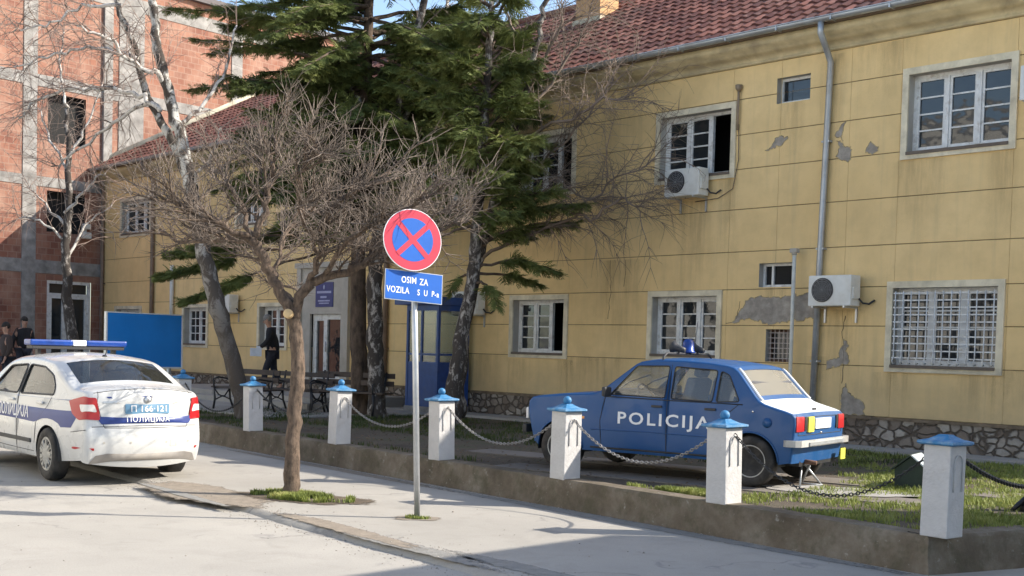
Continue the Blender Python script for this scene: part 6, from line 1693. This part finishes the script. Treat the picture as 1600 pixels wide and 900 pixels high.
# ================================================================== GRASS
def grass(name, spots, mat, label, n, h=(.03, .08), seed=1, w=.006, lean=.4, cat='grass', z0=SOIL):
    rn = random.Random(seed); V = []; F = []
    for (poly, share) in spots:
        xs = [p[0] for p in poly]; ys = [p[1] for p in poly]; k = 0; tries = 0
        while k < n*share and tries < n*share*20:
            tries += 1; x = rn.uniform(min(xs), max(xs)); y_ = rn.uniform(min(ys), max(ys))
            if not pip(x, y_, poly): continue
            if z0 > .2 and (Vector((x, y_, 0))-W1).dot(-wn) < .27: continue
            dn = noise.noise(Vector((x*1.3, y_*1.3, seed)))+.5*noise.noise(Vector((x*4, y_*4, seed)))
            if dn < rn.uniform(-.35, .5): continue
            k += 1; hh = rn.uniform(*h)*(1+.6*max(0, dn)); a = rn.uniform(0, 6.283); lx, ly = math.cos(a)*lean*hh, math.sin(a)*lean*hh; wx, wy = -math.sin(a)*w, math.cos(a)*w; b = len(V)
            V += [(x-wx, y_-wy, z0), (x+wx, y_+wy, z0), (x+lx*.4+wx*.7, y_+ly*.4+wy*.7, z0+hh*.6), (x+lx*.4-wx*.7, y_+ly*.4-wy*.7, z0+hh*.6), (x+lx*1.2, y_+ly*1.2, z0+hh)]
            F += [(b, b+1, b+2, b+3), (b+3, b+2, b+4)]
    me = bpy.data.meshes.new(name); me.from_pydata(V, [], F); o = new_mesh_obj(name, me, None, mat); return tag(o, label, cat, kind='stuff')
def gp(*pts): return [(onz(x, y, SOIL).x, onz(x, y, SOIL).y) for x, y in pts]
grass('lawn_grass', [(gp((980, 758), (1110, 775), (1110, 800), (980, 775)), .10), (gp((1160, 775), (1250, 770), (1400, 735), (1700, 740), (1700, 825), (1450, 832), (1300, 815), (1160, 795)), .62), (gp((1310, 700), (1700, 715), (1700, 748), (1310, 745)), .28)], M['grass'], 'bright tufted grass around the rear of the blue car and the corner pillar', 30000, (.02, .055), seed=2)
grass('shade_grass', [([(W1.x+.2, W1.y+.1), (-4.6, 19.9), (-4.2, 21.5), (1.5, 16.5), (2.6, 15.4), (4.2, 15.6), (6.0, 16.5), (5.2, 18.2), (0, 23), (-5.5, 26), (-7, 23.2), (-.3, 14.9)], 1.0)], leaf('shade_grass', (.03, .05, .015), (.06, .085, .02), (.12, .12, .04), 2), 'sparse low grass and ivy on the shaded garden soil', 16000, (.03, .07), 4)
pc_ = [(-2.28+p[0], 13.1+p[1]) for p in blob(0, 0, .62, .26, R_(-24), seed=8)]
grass('tree_pit_grass', [(pc_, 1)], M['grass'], 'patch of bright grass at the foot of the pruned tree', 5200, (.03, .075), 6, z0=.005)
grass('post_weeds', [(blob(-.88, 11.82, .16, .09, 0, seed=2), 1)], M['grass'], 'few weeds round the foot of the sign post', 260, (.015, .035), 7, z0=.004)
# leaf litter
rn = random.Random(9); V = []; F = []
for _ in range(9000):
    f = rn.random(); u = rn.uniform(-24, 3); v = rn.uniform(1, 9.5)
    p = fac(u, v, 0)
    tt = (p-W1).dot(wdir); foot = W1+wdir*tt
    if (p-foot).dot(-wn) < .25 or (u < -8.8 and v < 5.05): continue
    s_ = rn.uniform(.012, .03); a = rn.uniform(0, 6.28); z = SOIL+rn.uniform(.004, .02); b = len(V)
    V += [(p.x+s_*math.cos(a), p.y+s_*math.sin(a), z), (p.x-s_*.6*math.sin(a), p.y+s_*.6*math.cos(a), z+rn.uniform(-.003, .012)), (p.x-s_*math.cos(a), p.y-s_*math.sin(a), z), (p.x+s_*.6*math.sin(a), p.y-s_*.6*math.cos(a), z+rn.uniform(-.003, .012))]; F.append((b, b+1, b+2, b+3))
me = bpy.data.meshes.new('leaf_litter'); me.from_pydata(V, [], F); o = new_mesh_obj('leaf_litter', me, None, simple('dead_leaves', (.17, .11, .065), .9, var=.5, scale=1.5)); tag(o, 'brown dead leaves and crumbs scattered on the garden soil', 'leaves', kind='stuff')

# grit along the kerb and the wall foot
rn = random.Random(19); V = []; F = []
def stone_at(x, y, z, s_):
    b = len(V); a = rn.uniform(0, 6.28)
    for k in range(5): V.append((x+s_*math.cos(a+k*1.257)*rn.uniform(.7, 1.2), y+s_*math.sin(a+k*1.257)*rn.uniform(.7, 1.2), z))
    V.append((x, y, z+s_*rn.uniform(.4, .9)))
    for k in range(5): F.append((b+k, b+(k+1) % 5, b+5))
for _ in range(5200):
    m_ = rn.random()
    if m_ < .72: p = kp[rn.randrange(len(kp))].lerp(kp[rn.randrange(len(kp))], .0)+Vector((rn.gauss(.05, .16), rn.gauss(0, .2), 0))
    elif m_ < .95: tt = rn.uniform(-8, 7); p = W1+wdir*tt+wn*abs(rn.gauss(.06, .07))
    else: p = Vector((rn.uniform(-6, 3), rn.uniform(8.8, 16), 0))
    on = (p-kp[0]).cross(kp[-1]-kp[0]).z
    stone_at(p.x, p.y, .001 if on < 0 else -.049, rn.uniform(.003, .010)*(1.8 if rn.random() < .05 else 1))
me = bpy.data.meshes.new('grit'); me.from_pydata(V, [], F); o = new_mesh_obj('grit', me, None, simple('grit_stone', (.29, .26, .22), .95, var=.5, scale=9)); tag(o, 'loose grit and small stones along the kerb and wall foot', 'grit', kind='stuff')
